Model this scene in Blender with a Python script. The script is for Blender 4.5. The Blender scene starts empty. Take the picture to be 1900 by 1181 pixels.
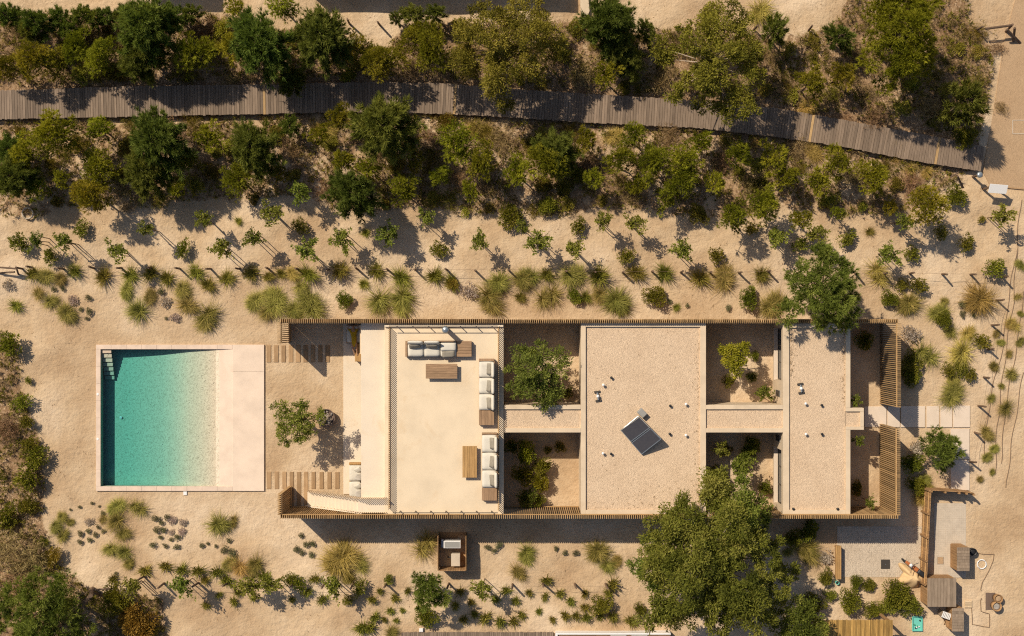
import bpy, bmesh, math, random
import numpy as np
from mathutils import Vector, Matrix, Euler

# ------------------------------------------------------------------ camera, sky, sun, exposure
sc = bpy.context.scene
COL = sc.collection
CAMH = 65.0            # drone height
PPM = 33.0             # photo pixels per metre on the ground
CX, CY = 950.0, 590.5
cam_d = bpy.data.cameras.new('camera')
cam = bpy.data.objects.new('camera', cam_d); COL.objects.link(cam)
cam.location = (0, 0, CAMH)
cam.rotation_euler = (0, 0, 0)
cam_d.sensor_width = 36.0
cam_d.lens = 36.0 * CAMH / (1900.0 / PPM)
cam_d.clip_start = 1.0
cam_d.clip_end = 2000.0
sc.camera = cam

LIGHT_DIR = Vector((0.677, -0.647, -1.0)).normalized()
world = bpy.data.worlds.new('World'); sc.world = world
world.use_nodes = True
wn = world.node_tree.nodes; wl = world.node_tree.links
wn.clear()
wo = wn.new('ShaderNodeOutputWorld'); wb = wn.new('ShaderNodeBackground'); ws = wn.new('ShaderNodeTexSky')
ws.sky_type = 'NISHITA'; ws.sun_disc = False
ws.sun_elevation = math.radians(46.9); ws.sun_rotation = math.radians(-46.3)
ws.altitude = 20; ws.air_density = 1.0; ws.dust_density = 1.6; ws.ozone_density = 1.0
wb.inputs['Strength'].default_value = 0.078
wl.new(ws.outputs[0], wb.inputs[0]); wl.new(wb.outputs[0], wo.inputs[0])

sun_d = bpy.data.lights.new('sun', 'SUN'); sun_d.energy = 4.7; sun_d.angle = math.radians(0.5)
sun_d.color = (1.0, 0.88, 0.70)
sun = bpy.data.objects.new('sun', sun_d); COL.objects.link(sun)
sun.rotation_euler = LIGHT_DIR.to_track_quat('-Z', 'Y').to_euler()
sun.location = (-40, 40, 60)

sc.view_settings.view_transform = 'Standard'; sc.view_settings.look = 'None'
sc.view_settings.exposure = 0.0; sc.view_settings.gamma = 1.0
sc.view_settings.use_curve_mapping = False
sc.render.engine = 'CYCLES'
sc.cycles.use_denoising = False; sc.cycles.filter_width = 1.15
sc.cycles.use_adaptive_sampling = True; sc.cycles.adaptive_threshold = 0.015
sc.cycles.max_bounces = 4; sc.cycles.diffuse_bounces = 2; sc.cycles.glossy_bounces = 2
sc.cycles.transmission_bounces = 4; sc.cycles.transparent_max_bounces = 8
sc.cycles.caustics_reflective = False; sc.cycles.caustics_refractive = False

# ------------------------------------------------------------------ helpers
rnd = random.Random(11)
def X(px, z=0.0): return (px - CX) / PPM * (CAMH - z) / CAMH
def Y(py, z=0.0): return -(py - CY) / PPM * (CAMH - z) / CAMH
def toPX(x, y, z=0.0): return (CX + x * PPM * CAMH / (CAMH - z), CY - y * PPM * CAMH / (CAMH - z))

def tag(o, label=None, cat=None, group=None, kind=None):
    if label: o['label'] = label
    if cat: o['category'] = cat
    if group: o['group'] = group
    if kind: o['kind'] = kind
    return o
def link(o, parent=None):
    COL.objects.link(o)
    if parent is not None: o.parent = parent
    return o
def empty(name, loc=(0, 0, 0), rz=0.0):
    o = bpy.data.objects.new(name, None); COL.objects.link(o)
    o.location = loc; o.rotation_euler = (0, 0, rz); o.empty_display_size = 0.2
    return o
def inst(name, me, parent=None, loc=(0, 0, 0), rot=(0, 0, 0), scale=(1, 1, 1), mat=None):
    o = bpy.data.objects.new(name, me); COL.objects.link(o)
    o.location = loc; o.rotation_euler = rot; o.scale = scale
    if parent is not None: o.parent = parent
    if mat is not None:
        o.material_slots[0].link = 'OBJECT'; o.material_slots[0].material = mat
    return o

class MB:
    """collects shapes into one mesh"""
    def __init__(s): s.v = []; s.f = []
    def box(s, x0, x1, y0, y1, z0, z1, M=None):
        b = len(s.v)
        p = [(x0,y0,z0),(x1,y0,z0),(x1,y1,z0),(x0,y1,z0),(x0,y0,z1),(x1,y0,z1),(x1,y1,z1),(x0,y1,z1)]
        if M is not None: p = [tuple(M @ Vector(q)) for q in p]
        s.v += p
        s.f += [(b,b+3,b+2,b+1),(b+4,b+5,b+6,b+7),(b,b+1,b+5,b+4),(b+1,b+2,b+6,b+5),(b+2,b+3,b+7,b+6),(b+3,b,b+4,b+7)]
        return s
    def cbox(s, x0, x1, y0, y1, z0, z1, c=0.02, M=None):
        """box with a chamfered top edge"""
        b = len(s.v)
        p = [(x0,y0,z0),(x1,y0,z0),(x1,y1,z0),(x0,y1,z0),(x0,y0,z1-c),(x1,y0,z1-c),(x1,y1,z1-c),(x0,y1,z1-c),
             (x0+c,y0+c,z1),(x1-c,y0+c,z1),(x1-c,y1-c,z1),(x0+c,y1-c,z1)]
        if M is not None: p = [tuple(M @ Vector(q)) for q in p]
        s.v += p
        s.f += [(b,b+3,b+2,b+1),(b+8,b+9,b+10,b+11)]
        for i in range(4):
            j = (i+1) % 4
            s.f += [(b+i,b+j,b+4+j,b+4+i),(b+4+i,b+4+j,b+8+j,b+8+i)]
        return s
    def cushion(s, x0, x1, y0, y1, z0, z1, M=None, n=6, puff=0.35):
        """soft cushion: superellipse swelling"""
        b = len(s.v); cx, cy = (x0+x1)/2, (y0+y1)/2; hx, hy = (x1-x0)/2, (y1-y0)/2; zm = (z0+z1)/2; hz = (z1-z0)/2
        def surf(sgn):
            idx = []
            for i in range(n+1):
                for j in range(n+1):
                    u = -1+2*i/n; w = -1+2*j/n
                    e = (1-abs(u)**4)*(1-abs(w)**4)
                    h = hz*(1-puff+puff*e) if e > 1e-6 else hz*0.35
                    q = (cx+hx*u*(1-0.04*w*w), cy+hy*w*(1-0.04*u*u), zm+sgn*h)
                    if M is not None: q = tuple(M @ Vector(q))
                    s.v.append(q)
        surf(1); surf(-1); k = (n+1)**2
        for i in range(n):
            for j in range(n):
                a = b+i*(n+1)+j
                s.f.append((a, a+n+1, a+n+2, a+1)); a += k
                s.f.append((a, a+1, a+n+2, a+n+1))
        for t in range(n):
            for (p, q) in (((t,0),(t+1,0)), ((n,t),(n,t+1)), ((n-t,n),(n-t-1,n)), ((0,n-t),(0,n-t-1))):
                a = b+p[0]*(n+1)+p[1]; c = b+q[0]*(n+1)+q[1]
                s.f.append((a, a+k, c+k, c))
        return s
    def tube(s, pts, r0, r1=None, n=6, cap=True):
        if r1 is None: r1 = r0
        pts = [Vector(p) for p in pts]; m = len(pts); b = len(s.v)
        for i, p in enumerate(pts):
            d = (pts[min(i+1, m-1)] - pts[max(i-1, 0)])
            if d.length < 1e-9: d = Vector((0,0,1))
            d.normalize()
            a = d.orthogonal().normalized() if abs(d.z) < 0.9 else Vector((1,0,0)).cross(d).normalized()
            c = d.cross(a); r = r0+(r1-r0)*i/max(1, m-1)
            for k in range(n):
                t = 2*math.pi*k/n
                s.v.append(tuple(p + (a*math.cos(t)+c*math.sin(t))*r))
        for i in range(m-1):
            for k in range(n):
                q = (k+1) % n
                s.f.append((b+i*n+k, b+i*n+q, b+(i+1)*n+q, b+(i+1)*n+k))
        if cap:
            s.f.append(tuple(b+k for k in reversed(range(n)))); s.f.append(tuple(b+(m-1)*n+k for k in range(n)))
        return s
    def lathe(s, prof, n=20, at=(0,0,0)):
        b = len(s.v); m = len(prof)
        for (r, z) in prof:
            for k in range(n):
                t = 2*math.pi*k/n
                s.v.append((at[0]+r*math.cos(t), at[1]+r*math.sin(t), at[2]+z))
        for i in range(m-1):
            for k in range(n):
                q = (k+1) % n
                s.f.append((b+i*n+k, b+i*n+q, b+(i+1)*n+q, b+(i+1)*n+k))
        s.f.append(tuple(b+k for k in reversed(range(n)))); s.f.append(tuple(b+(m-1)*n+k for k in range(n)))
        return s
    def prism(s, poly, z0, z1):
        b = len(s.v); n = len(poly)
        s.v += [(p[0], p[1], z0) for p in poly] + [(p[0], p[1], z1) for p in poly]
        s.f.append(tuple(b+i for i in reversed(range(n)))); s.f.append(tuple(b+n+i for i in range(n)))
        for i in range(n):
            j = (i+1) % n
            s.f.append((b+i, b+j, b+n+j, b+n+i))
        return s
    def mesh(s, name, mat, smooth=False):
        me = bpy.data.meshes.new(name); me.from_pydata(s.v, [], s.f)
        if mat: me.materials.append(mat)
        if smooth: me.polygons.foreach_set('use_smooth', [True]*len(me.polygons))
        me.update(); return me
    def build(s, name, mat, parent=None, smooth=False, loc=(0,0,0), rot=(0,0,0)):
        o = bpy.data.objects.new(name, s.mesh(name, mat, smooth)); COL.objects.link(o)
        o.location = loc; o.rotation_euler = rot
        if parent is not None: o.parent = parent
        return o

def np_mesh(name, V, F, mat, tint=None, mats=None):
    """fast mesh from numpy arrays (F: m x k)"""
    me = bpy.data.meshes.new(name)
    V = np.asarray(V, np.float32); F = np.asarray(F, np.int32); m, k = F.shape
    me.vertices.add(len(V)); me.vertices.foreach_set('co', V.ravel())
    me.loops.add(m*k); me.loops.foreach_set('vertex_index', F.ravel())
    me.polygons.add(m); me.polygons.foreach_set('loop_start', np.arange(0, m*k, k, dtype=np.int32))
    me.polygons.foreach_set('loop_total', np.full(m, k, np.int32))
    if tint is not None:
        a = me.attributes.new('tint', 'FLOAT', 'POINT'); a.data.foreach_set('value', np.asarray(tint, np.float32))
    if mat: me.materials.append(mat)
    me.update(calc_edges=True); me.validate()
    return me

# ------------------------------------------------------------------ materials
def new_mat(name):
    m = bpy.data.materials.new(name); m.use_nodes = True
    nt = m.node_tree; nt.nodes.clear()
    out = nt.nodes.new('ShaderNodeOutputMaterial'); b = nt.nodes.new('ShaderNodeBsdfPrincipled')
    nt.links.new(b.outputs[0], out.inputs[0])
    return m, nt, b, out
def nd(nt, t, **kw):
    n = nt.nodes.new(t)
    for k, v in kw.items():
        if hasattr(n, k): setattr(n, k, v)
        else: n.inputs[k].default_value = v
    return n
def lnk(nt, a, b): nt.links.new(a, b)
def noise(nt, vec, scale, detail=4, rough=0.55, dist=0.0):
    n = nd(nt, 'ShaderNodeTexNoise', Scale=scale, Detail=detail, Roughness=rough, Distortion=dist)
    if vec is not None: lnk(nt, vec, n.inputs['Vector'])
    return n
def ramp(nt, fac, stops):
    r = nt.nodes.new('ShaderNodeValToRGB'); e = r.color_ramp.elements
    while len(e) < len(stops): e.new(0.5)
    for i, (p, c) in enumerate(stops):
        e[i].position = p; e[i].color = (*c, 1) if len(c) == 3 else c
    lnk(nt, fac, r.inputs[0]); return r
def mixc(nt, fac, a, b, mode='MIX'):
    m = nt.nodes.new('ShaderNodeMix'); m.data_type = 'RGBA'; m.blend_type = mode
    for s, v in ((m.inputs[0], fac), (m.inputs[6], a), (m.inputs[7], b)):
        if hasattr(v, 'is_linked'): lnk(nt, v, s)
        elif isinstance(v, (int, float)): s.default_value = v
        else: s.default_value = (*v, 1)
    return m.outputs[2]
def math_n(nt, op, a, b=None, clamp=False):
    m = nt.nodes.new('ShaderNodeMath'); m.operation = op; m.use_clamp = clamp
    for s, v in ((m.inputs[0], a), (m.inputs[1], b)):
        if v is None: continue
        if hasattr(v, 'is_linked'): lnk(nt, v, s)
        else: s.default_value = v
    return m.outputs[0]
def bump(nt, h, bsdf, strength=0.5, dist=0.02, normal=None):
    b = nd(nt, 'ShaderNodeBump', Strength=strength, Distance=dist); lnk(nt, h, b.inputs['Height'])
    if normal is not None: lnk(nt, normal, b.inputs['Normal'])
    if bsdf is not None: lnk(nt, b.outputs[0], bsdf.inputs['Normal'])
    return b.outputs[0]

def plaster(name, col, var=0.12, scale=1.2, bmp=0.15, stain=None, rough=0.85, fine=60):
    m, nt, b, o = new_mat(name)
    g = nd(nt, 'ShaderNodeNewGeometry'); p = g.outputs['Position']
    n1 = noise(nt, p, scale, 5, 0.6); n2 = noise(nt, p, fine, 3, 0.7)
    dark = tuple(c*(1-var*2) for c in col); lite = tuple(min(0.95, c*(1+var)) for c in col)
    r = ramp(nt, n1.outputs[0], [(0.3, dark), (0.55, col), (0.75, lite)])
    c = mixc(nt, 0.25, r.outputs[0], mixc(nt, n2.outputs[0], tuple(x*0.72 for x in col), tuple(min(0.95, x*1.2) for x in col)))
    if stain:
        n3 = noise(nt, p, 0.55, 6, 0.7, 0.8); f = ramp(nt, n3.outputs[0], [(0.56, (0,0,0)), (0.72, (1,1,1))])
        c = mixc(nt, math_n(nt, 'MULTIPLY', f.outputs[0], 0.6), c, stain)
    lnk(nt, c, b.inputs['Base Color']); b.inputs['Roughness'].default_value = rough
    b.inputs['Specular IOR Level'].default_value = 0.2
    bump(nt, n2.outputs[0], b, bmp, 0.01)
    return m
def wood(name, col, col2, axis='X', grain=30, rough=0.7, var=0.3, spec=0.25):
    """timber: grain streaks along one local axis, tone differs per object"""
    m, nt, b, o = new_mat(name)
    t = nd(nt, 'ShaderNodeTexCoord'); mp = nd(nt, 'ShaderNodeMapping')
    sc_ = {'X': (1.2, grain, grain), 'Y': (grain, 1.2, grain), 'Z': (grain, grain, 1.2)}[axis]
    mp.inputs['Scale'].default_value = sc_
    oi = nd(nt, 'ShaderNodeObjectInfo')
    va = nd(nt, 'ShaderNodeVectorMath', operation='ADD'); vc = nd(nt, 'ShaderNodeCombineXYZ')
    mul = math_n(nt, 'MULTIPLY', oi.outputs['Random'], 37.0)
    for i in range(3): lnk(nt, mul, vc.inputs[i])
    lnk(nt, t.outputs['Object'], va.inputs[0]); lnk(nt, vc.outputs[0], va.inputs[1]); lnk(nt, va.outputs[0], mp.inputs['Vector'])
    n = noise(nt, mp.outputs[0], 1.0, 5, 0.6, 0.3); n2 = noise(nt, va.outputs[0], 2.5, 4, 0.6)
    r = ramp(nt, n.outputs[0], [(0.3, col2), (0.7, col)])
    v = math_n(nt, 'ADD', math_n(nt, 'MULTIPLY', oi.outputs['Random'], var), 1.0-var/2)
    v = math_n(nt, 'MULTIPLY', v, math_n(nt, 'ADD', math_n(nt, 'MULTIPLY', n2.outputs[0], 0.5), 0.75))
    hs = nd(nt, 'ShaderNodeHueSaturation'); lnk(nt, r.outputs[0], hs.inputs['Color']); lnk(nt, v, hs.inputs['Value'])
    lnk(nt, hs.outputs[0], b.inputs['Base Color']); b.inputs['Roughness'].default_value = rough
    b.inputs['Specular IOR Level'].default_value = spec
    bump(nt, n.outputs[0], b, 0.3, 0.004)
    return m
def plain(name, col, rough=0.6, metal=0.0, var=0.15, scale=20, spec=0.4):
    m, nt, b, o = new_mat(name)
    t = nd(nt, 'ShaderNodeTexCoord'); n = noise(nt, t.outputs['Object'], scale, 4, 0.6)
    c = mixc(nt, n.outputs[0], tuple(x*(1-var) for x in col), tuple(min(1, x*(1+var)) for x in col))
    lnk(nt, c, b.inputs['Base Color']); b.inputs['Roughness'].default_value = rough; b.inputs['Metallic'].default_value = metal
    b.inputs['Specular IOR Level'].default_value = spec
    bump(nt, n.outputs[0], b, 0.08, 0.004)
    return m
LEAF = 1.65
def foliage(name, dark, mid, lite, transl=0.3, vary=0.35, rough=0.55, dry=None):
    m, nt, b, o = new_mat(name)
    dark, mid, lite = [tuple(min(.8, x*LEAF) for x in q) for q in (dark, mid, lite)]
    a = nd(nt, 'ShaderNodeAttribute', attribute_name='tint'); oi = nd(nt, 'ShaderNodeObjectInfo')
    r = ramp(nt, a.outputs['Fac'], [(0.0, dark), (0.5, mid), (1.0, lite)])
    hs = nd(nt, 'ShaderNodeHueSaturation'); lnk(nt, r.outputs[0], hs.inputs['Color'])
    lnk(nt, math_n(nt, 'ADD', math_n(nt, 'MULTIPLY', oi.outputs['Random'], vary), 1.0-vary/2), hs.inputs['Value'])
    w = nd(nt, 'ShaderNodeTexWhiteNoise', noise_dimensions='1D'); lnk(nt, oi.outputs['Random'], w.inputs['W'])
    lnk(nt, math_n(nt, 'ADD', math_n(nt, 'MULTIPLY', w.outputs['Value'], 0.05), 0.475), hs.inputs['Hue'])
    lnk(nt, hs.outputs[0], b.inputs['Base Color']); b.inputs['Roughness'].default_value = rough
    b.inputs['Specular IOR Level'].default_value = 0.06
    tr = nd(nt, 'ShaderNodeBsdfTranslucent'); lnk(nt, mixc(nt, 1.0, hs.outputs[0], (1.15, 1.1, 0.6), 'MULTIPLY'), tr.inputs['Color'])
    mx = nd(nt, 'ShaderNodeMixShader'); mx.inputs[0].default_value = transl
    lnk(nt, b.outputs[0], mx.inputs[1]); lnk(nt, tr.outputs[0], mx.inputs[2]); lnk(nt, mx.outputs[0], o.inputs[0])
    return m

SAND = (0.60, 0.445, 0.285); SAND_D = (0.50, 0.35, 0.212); SAND_L = (0.70, 0.545, 0.38)
def ground_mat():
    m, nt, b, o = new_mat('sand_and_litter')
    g = nd(nt, 'ShaderNodeNewGeometry'); p = g.outputs['Position']
    big = noise(nt, p, 0.22, 2, 0.55); mid = noise(nt, p, 1.6, 4, 0.65); fine = noise(nt, p, 20, 1, 0.7)
    c = ramp(nt, big.outputs[0], [(0.34, SAND_D), (0.5, SAND), (0.66, SAND_L)]).outputs[0]
    c = mixc(nt, ramp(nt, mid.outputs[0], [(0.35, (0, 0, 0)), (0.65, (1, 1, 1))]).outputs[0], mixc(nt, 1.0, c, (0.88, 0.85, 0.82), 'MULTIPLY'), c)
    c = mixc(nt, ramp(nt, fine.outputs[0], [(0.3, (0.35, 0.35, 0.35)), (0.6, (0, 0, 0))]).outputs[0], c, mixc(nt, 1.0, c, (0.66, 0.61, 0.56), 'MULTIPLY'))
    c = mixc(nt, math_n(nt, 'MULTIPLY', ramp(nt, fine.outputs[0], [(0.66, (0, 0, 0)), (0.72, (1, 1, 1))]).outputs[0], ramp(nt, mid.outputs[0], [(0.45, (0, 0, 0)), (0.7, (.7, .7, .7))]).outputs[0]), c, (0.25, 0.155, 0.09))
    # leaf litter
    at = nd(nt, 'ShaderNodeAttribute', attribute_name='litter')
    f = math_n(nt, 'ADD', at.outputs['Fac'], math_n(nt, 'MULTIPLY', math_n(nt, 'SUBTRACT', mid.outputs[0], 0.5), 1.9))
    f = ramp(nt, f, [(0.42, (0, 0, 0)), (0.60, (1, 1, 1))]).outputs[0]
    leaf = nd(nt, 'ShaderNodeTexVoronoi', Scale=14.0); lnk(nt, p, leaf.inputs['Vector'])
    lc = ramp(nt, leaf.outputs['Color'], [(0.1, (0.12, 0.07, 0.035)), (0.45, (0.28, 0.17, 0.09)), (0.75, (0.40, 0.265, 0.155)), (0.95, (0.64, 0.48, 0.33))]).outputs[0]
    lc = mixc(nt, ramp(nt, big.outputs[0], [(0.35, (0.5, 0.5, 0.5)), (0.6, (0, 0, 0))]).outputs[0], lc, (0.19, 0.11, 0.058))
    c = mixc(nt, math_n(nt, 'MULTIPLY', f, 0.88), c, lc)
    lnk(nt, c, b.inputs['Base Color']); b.inputs['Roughness'].default_value = 0.95; b.inputs['Specular IOR Level'].default_value = 0.1
    # relief: trodden sand, footprints, grains
    foot = nd(nt, 'ShaderNodeTexVoronoi', Scale=2.7, feature='F1'); foot.inputs['Randomness'].default_value = 1.0; lnk(nt, p, foot.inputs['Vector'])
    fh = ramp(nt, foot.outputs['Distance'], [(0.06, (0, 0, 0)), (0.24, (1, 1, 1))]).outputs[0]
    h = math_n(nt, 'ADD', math_n(nt, 'MULTIPLY', fh, 0.34), math_n(nt, 'MULTIPLY', mid.outputs[0], 1.6))
    h = math_n(nt, 'ADD', h, math_n(nt, 'MULTIPLY', noise(nt, p, 4.2, 4, 0.66).outputs[0], 1.9))
    h = math_n(nt, 'ADD', h, math_n(nt, 'MULTIPLY', fine.outputs[0], 0.16))
    bump(nt, h, b, 0.55, 0.065)
    return m
def gravel_mat(name, col, scale=22, bmp=0.8):
    m, nt, b, o = new_mat(name)
    g = nd(nt, 'ShaderNodeNewGeometry'); p = g.outputs['Position']
    v = nd(nt, 'ShaderNodeTexVoronoi', Scale=float(scale)); lnk(nt, p, v.inputs['Vector'])
    n = noise(nt, p, 0.8, 5, 0.6)
    c = ramp(nt, v.outputs['Color'], [(0.1, tuple(x*0.82 for x in col)), (0.5, col), (0.9, tuple(min(0.9, x*1.12) for x in col))]).outputs[0]
    c = mixc(nt, ramp(nt, n.outputs[0], [(0.3, (0.5, 0.5, 0.5)), (0.62, (0, 0, 0))]).outputs[0], c, mixc(nt, 1.0, c, (0.84, 0.8, 0.76), 'MULTIPLY'))
    lnk(nt, c, b.inputs['Base Color']); b.inputs['Roughness'].default_value = 0.9; b.inputs['Specular IOR Level'].default_value = 0.15
    h = math_n(nt, 'ADD', math_n(nt, 'MULTIPLY', v.outputs['Distance'], -1.0), math_n(nt, 'MULTIPLY', noise(nt, p, 7, 4).outputs[0], 0.9))
    bump(nt, h, b, bmp, 0.04)
    return m
def water_mat():
    m, nt, b, o = new_mat('pool_water'); nt.nodes.remove(b)
    g = nd(nt, 'ShaderNodeNewGeometry'); p = g.outputs['Position']
    n = noise(nt, p, 5.5, 3, 0.55, 0.5); n2 = noise(nt, p, 14, 2, 0.5)
    h = math_n(nt, 'ADD', n.outputs[0], math_n(nt, 'MULTIPLY', n2.outputs[0], 0.4))
    nb = bump(nt, h, None, 0.3, 0.04)
    tr = nd(nt, 'ShaderNodeBsdfTransparent'); gl = nd(nt, 'ShaderNodeBsdfGlossy', Roughness=0.22); lnk(nt, nb, gl.inputs['Normal'])
    fr = nd(nt, 'ShaderNodeFresnel', IOR=1.33); lnk(nt, nb, fr.inputs['Normal'])
    mx = nd(nt, 'ShaderNodeMixShader'); lnk(nt, fr.outputs[0], mx.inputs[0]); lnk(nt, tr.outputs[0], mx.inputs[1]); lnk(nt, gl.outputs[0], mx.inputs[2])
    lnk(nt, mx.outputs[0], o.inputs['Surface'])
    va = nd(nt, 'ShaderNodeVolumeAbsorption', Color=(0.0, 0.765, 0.80, 1), Density=1.28); lnk(nt, va.outputs[0], o.inputs['Volume'])
    return m
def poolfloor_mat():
    m, nt, b, o = new_mat('pool_plaster_painted_ripples')
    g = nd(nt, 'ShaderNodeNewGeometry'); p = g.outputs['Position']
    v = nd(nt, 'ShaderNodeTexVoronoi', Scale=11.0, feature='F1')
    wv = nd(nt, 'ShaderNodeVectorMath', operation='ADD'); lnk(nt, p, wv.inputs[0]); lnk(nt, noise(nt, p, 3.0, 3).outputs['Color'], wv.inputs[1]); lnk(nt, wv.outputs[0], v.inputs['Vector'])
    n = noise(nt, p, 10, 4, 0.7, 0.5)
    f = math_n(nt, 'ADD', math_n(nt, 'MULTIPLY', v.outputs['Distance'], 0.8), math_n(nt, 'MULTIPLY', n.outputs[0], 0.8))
    c = ramp(nt, f, [(0.35, (0.41, 0.34, 0.245)), (0.6, (0.55, 0.46, 0.335)), (0.85, (0.78, 0.67, 0.51))]).outputs[0]  # ripple and caustic light painted into the plaster as pale and dark mottling
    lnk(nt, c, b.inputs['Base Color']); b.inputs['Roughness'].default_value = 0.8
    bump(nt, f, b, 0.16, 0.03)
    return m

M = {}
M['ground'] = ground_mat()
M['plaster'] = plaster('pale_plaster', (0.66, 0.525, 0.375), 0.09, 1.3, 0.12, stain=(0.50, 0.37, 0.245))
M['terrace'] = plaster('terrace_floor', (0.745, 0.605, 0.43), 0.07, 0.7, 0.12, stain=(0.64, 0.475, 0.30))
M['deck_white'] = plaster('pale_microcement', (0.75, 0.63, 0.485), 0.06, 0.6, 0.1, stain=(0.66, 0.50, 0.33))
M['coping'] = plaster('pink_limestone', (0.72, 0.56, 0.44), 0.10, 2.2, 0.15)
M['beach'] = plaster('pool_deck_stone', (0.77, 0.615, 0.485), 0.08, 1.1, 0.15, stain=(0.70, 0.53, 0.40))
M['slab'] = plaster('entrance_slab_stone', (0.70, 0.575, 0.46), 0.06, 1.5, 0.1)
M['gravel'] = gravel_mat('roof_gravel', (0.645, 0.485, 0.335), 22, .5)
M['grit'] = gravel_mat('yard_gravel', (0.56, 0.465, 0.36), 16, 0.4)
M['path'] = gravel_mat('resin_path', (0.46, 0.315, 0.19), 30, 0.35)
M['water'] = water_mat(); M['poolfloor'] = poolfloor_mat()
M['slat'] = wood('screen_timber', (0.50, 0.33, 0.165), (0.31, 0.19, 0.085), 'Z', 25, 0.7, 0.5)
M['slat_pale'] = wood('railing_timber', (0.70, 0.54, 0.36), (0.52, 0.37, 0.22), 'Z', 25, 0.7, 0.3)
M['rail'] = wood('rail_timber', (0.58, 0.37, 0.17), (0.36, 0.21, 0.09), 'X', 25)
M['plank'] = wood('grey_decking', (0.27, 0.20, 0.145), (0.155, 0.11, 0.078), 'Y', 22, 0.75, 0.5)
M['plank_new'] = wood('new_decking', (0.50, 0.33, 0.16), (0.38, 0.24, 0.11), 'Y', 22, 0.7, 0.2)
M['sleeper'] = wood('sleeper_timber', (0.42, 0.27, 0.145), (0.30, 0.185, 0.095), 'Y', 20, 0.8, 0.35)
M['teak'] = wood('weathered_teak', (0.40, 0.255, 0.145), (0.235, 0.14, 0.08), 'X', 26, 0.65, 0.25)
M['teak_y'] = wood('weathered_teak_long', (0.52, 0.31, 0.125), (0.31, 0.175, 0.065), 'Y', 26, 0.65, 0.25)
M['greywood'] = wood('grey_boards', (0.33, 0.25, 0.18), (0.20, 0.145, 0.10), 'Y', 22, 0.8, 0.3)
M['brownwood'] = wood('brown_boards', (0.42, 0.25, 0.12), (0.25, 0.14, 0.065), 'Z', 22, 0.8, 0.3)
M['post'] = wood('old_post', (0.20, 0.13, 0.085), (0.10, 0.065, 0.045), 'Z', 22, 0.85, 0.35)
M['reed'] = wood('reed_bundle', (0.50, 0.31, 0.10), (0.24, 0.135, 0.04), 'Y', 16, 0.8, 0.7)
M['bark'] = wood('bark', (0.17, 0.115, 0.075), (0.075, 0.05, 0.035), 'Z', 14, 0.9, 0.3)
M['palebark'] = wood('pale_bark', (0.42, 0.34, 0.26), (0.24, 0.18, 0.13), 'Z', 10, 0.9, 0.2)
M['stake'] = wood('stake_timber', (0.22, 0.14, 0.08), (0.13, 0.08, 0.045), 'Z', 22, 0.85, 0.2)
M['cushion'] = plaster('cream_cushion', (0.64, 0.59, 0.50), 0.04, 3, 0.1, fine=120)
M['pillow'] = plaster('grey_pillow', (0.30, 0.265, 0.21), 0.12, 6, 0.2, fine=90)
M['daybed_grey'] = plaster('grey_throw', (0.45, 0.41, 0.36), 0.1, 6, 0.2, fine=90)
M['steel'] = plain('dark_steel', (0.10, 0.085, 0.07), 0.5, 0.5)
M['zinc'] = plain('zinc', (0.42, 0.46, 0.48), 0.35, 0.7, 0.1)
M['black'] = plain('black_plastic', (0.02, 0.02, 0.022), 0.5)
M['white'] = plain('white_paint', (0.80, 0.78, 0.76), 0.45, 0, 0.06)
M['grey'] = plain('grey_paint', (0.30, 0.29, 0.27), 0.5)
M['bluegrey'] = plain('blue_grey_plastic', (0.22, 0.26, 0.34), 0.4)
M['stone'] = plaster('grey_stone', (0.38, 0.34, 0.30), 0.25, 5, 0.4)
M['bowl'] = plain('dark_bowl', (0.16, 0.11, 0.085), 0.7)
M['concrete'] = plaster('concrete', (0.56, 0.47, 0.37), 0.10, 2, 0.3)
M['yellow'] = plaster('mustard_cloth', (0.50, 0.32, 0.02), 0.12, 6, 0.2, fine=70)
M['skin'] = plain('skin', (0.42, 0.24, 0.15), 0.55, 0, 0.05)
M['hair'] = plain('dark_hair', (0.025, 0.018, 0.014), 0.6)
M['teal'] = plain('teal_plastic', (0.16, 0.55, 0.46), 0.45)
M['tarp'] = plaster('tan_tarpaulin', (0.66, 0.46, 0.25), 0.1, 3, 0.2)
M['orange'] = plain('orange_panel', (0.45, 0.15, 0.05), 0.4)
M['rubber'] = plain('rubber', (0.03, 0.03, 0.03), 0.8)
M['green'] = plain('green_plastic', (0.05, 0.30, 0.16), 0.4)
M['hose'] = plain('brown_hose', (0.20, 0.13, 0.08), 0.7)
def panel_mat():
    m, nt, b, o = new_mat('solar_glass')
    t = nd(nt, 'ShaderNodeTexCoord'); n = noise(nt, t.outputs['Object'], 6, 4)
    lnk(nt, mixc(nt, n.outputs[0], (0.045, 0.045, 0.055), (0.075, 0.07, 0.075)), b.inputs['Base Color'])
    b.inputs['Roughness'].default_value = 0.25
    return m
M['panel'] = panel_mat()
def glass_mat():
    m, nt, b, o = new_mat('window_glass'); nt.nodes.remove(b)
    gl = nd(nt, 'ShaderNodeBsdfGlossy', Roughness=0.03); gl.inputs['Color'].default_value = (0.9, 0.95, 1, 1)
    tr = nd(nt, 'ShaderNodeBsdfTransparent'); tr.inputs['Color'].default_value = (0.5, 0.55, 0.52, 1)
    fr = nd(nt, 'ShaderNodeFresnel', IOR=1.5); mx = nd(nt, 'ShaderNodeMixShader')
    lnk(nt, fr.outputs[0], mx.inputs[0]); lnk(nt, tr.outputs[0], mx.inputs[1]); lnk(nt, gl.outputs[0], mx.inputs[2]); lnk(nt, mx.outputs[0], o.inputs[0])
    return m
M['glass'] = glass_mat()
M['f_pine'] = foliage('pine_needles', (0.070, 0.075, 0.007), (0.165, 0.160, 0.012), (0.28, 0.255, 0.028), vary=.45)
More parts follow.
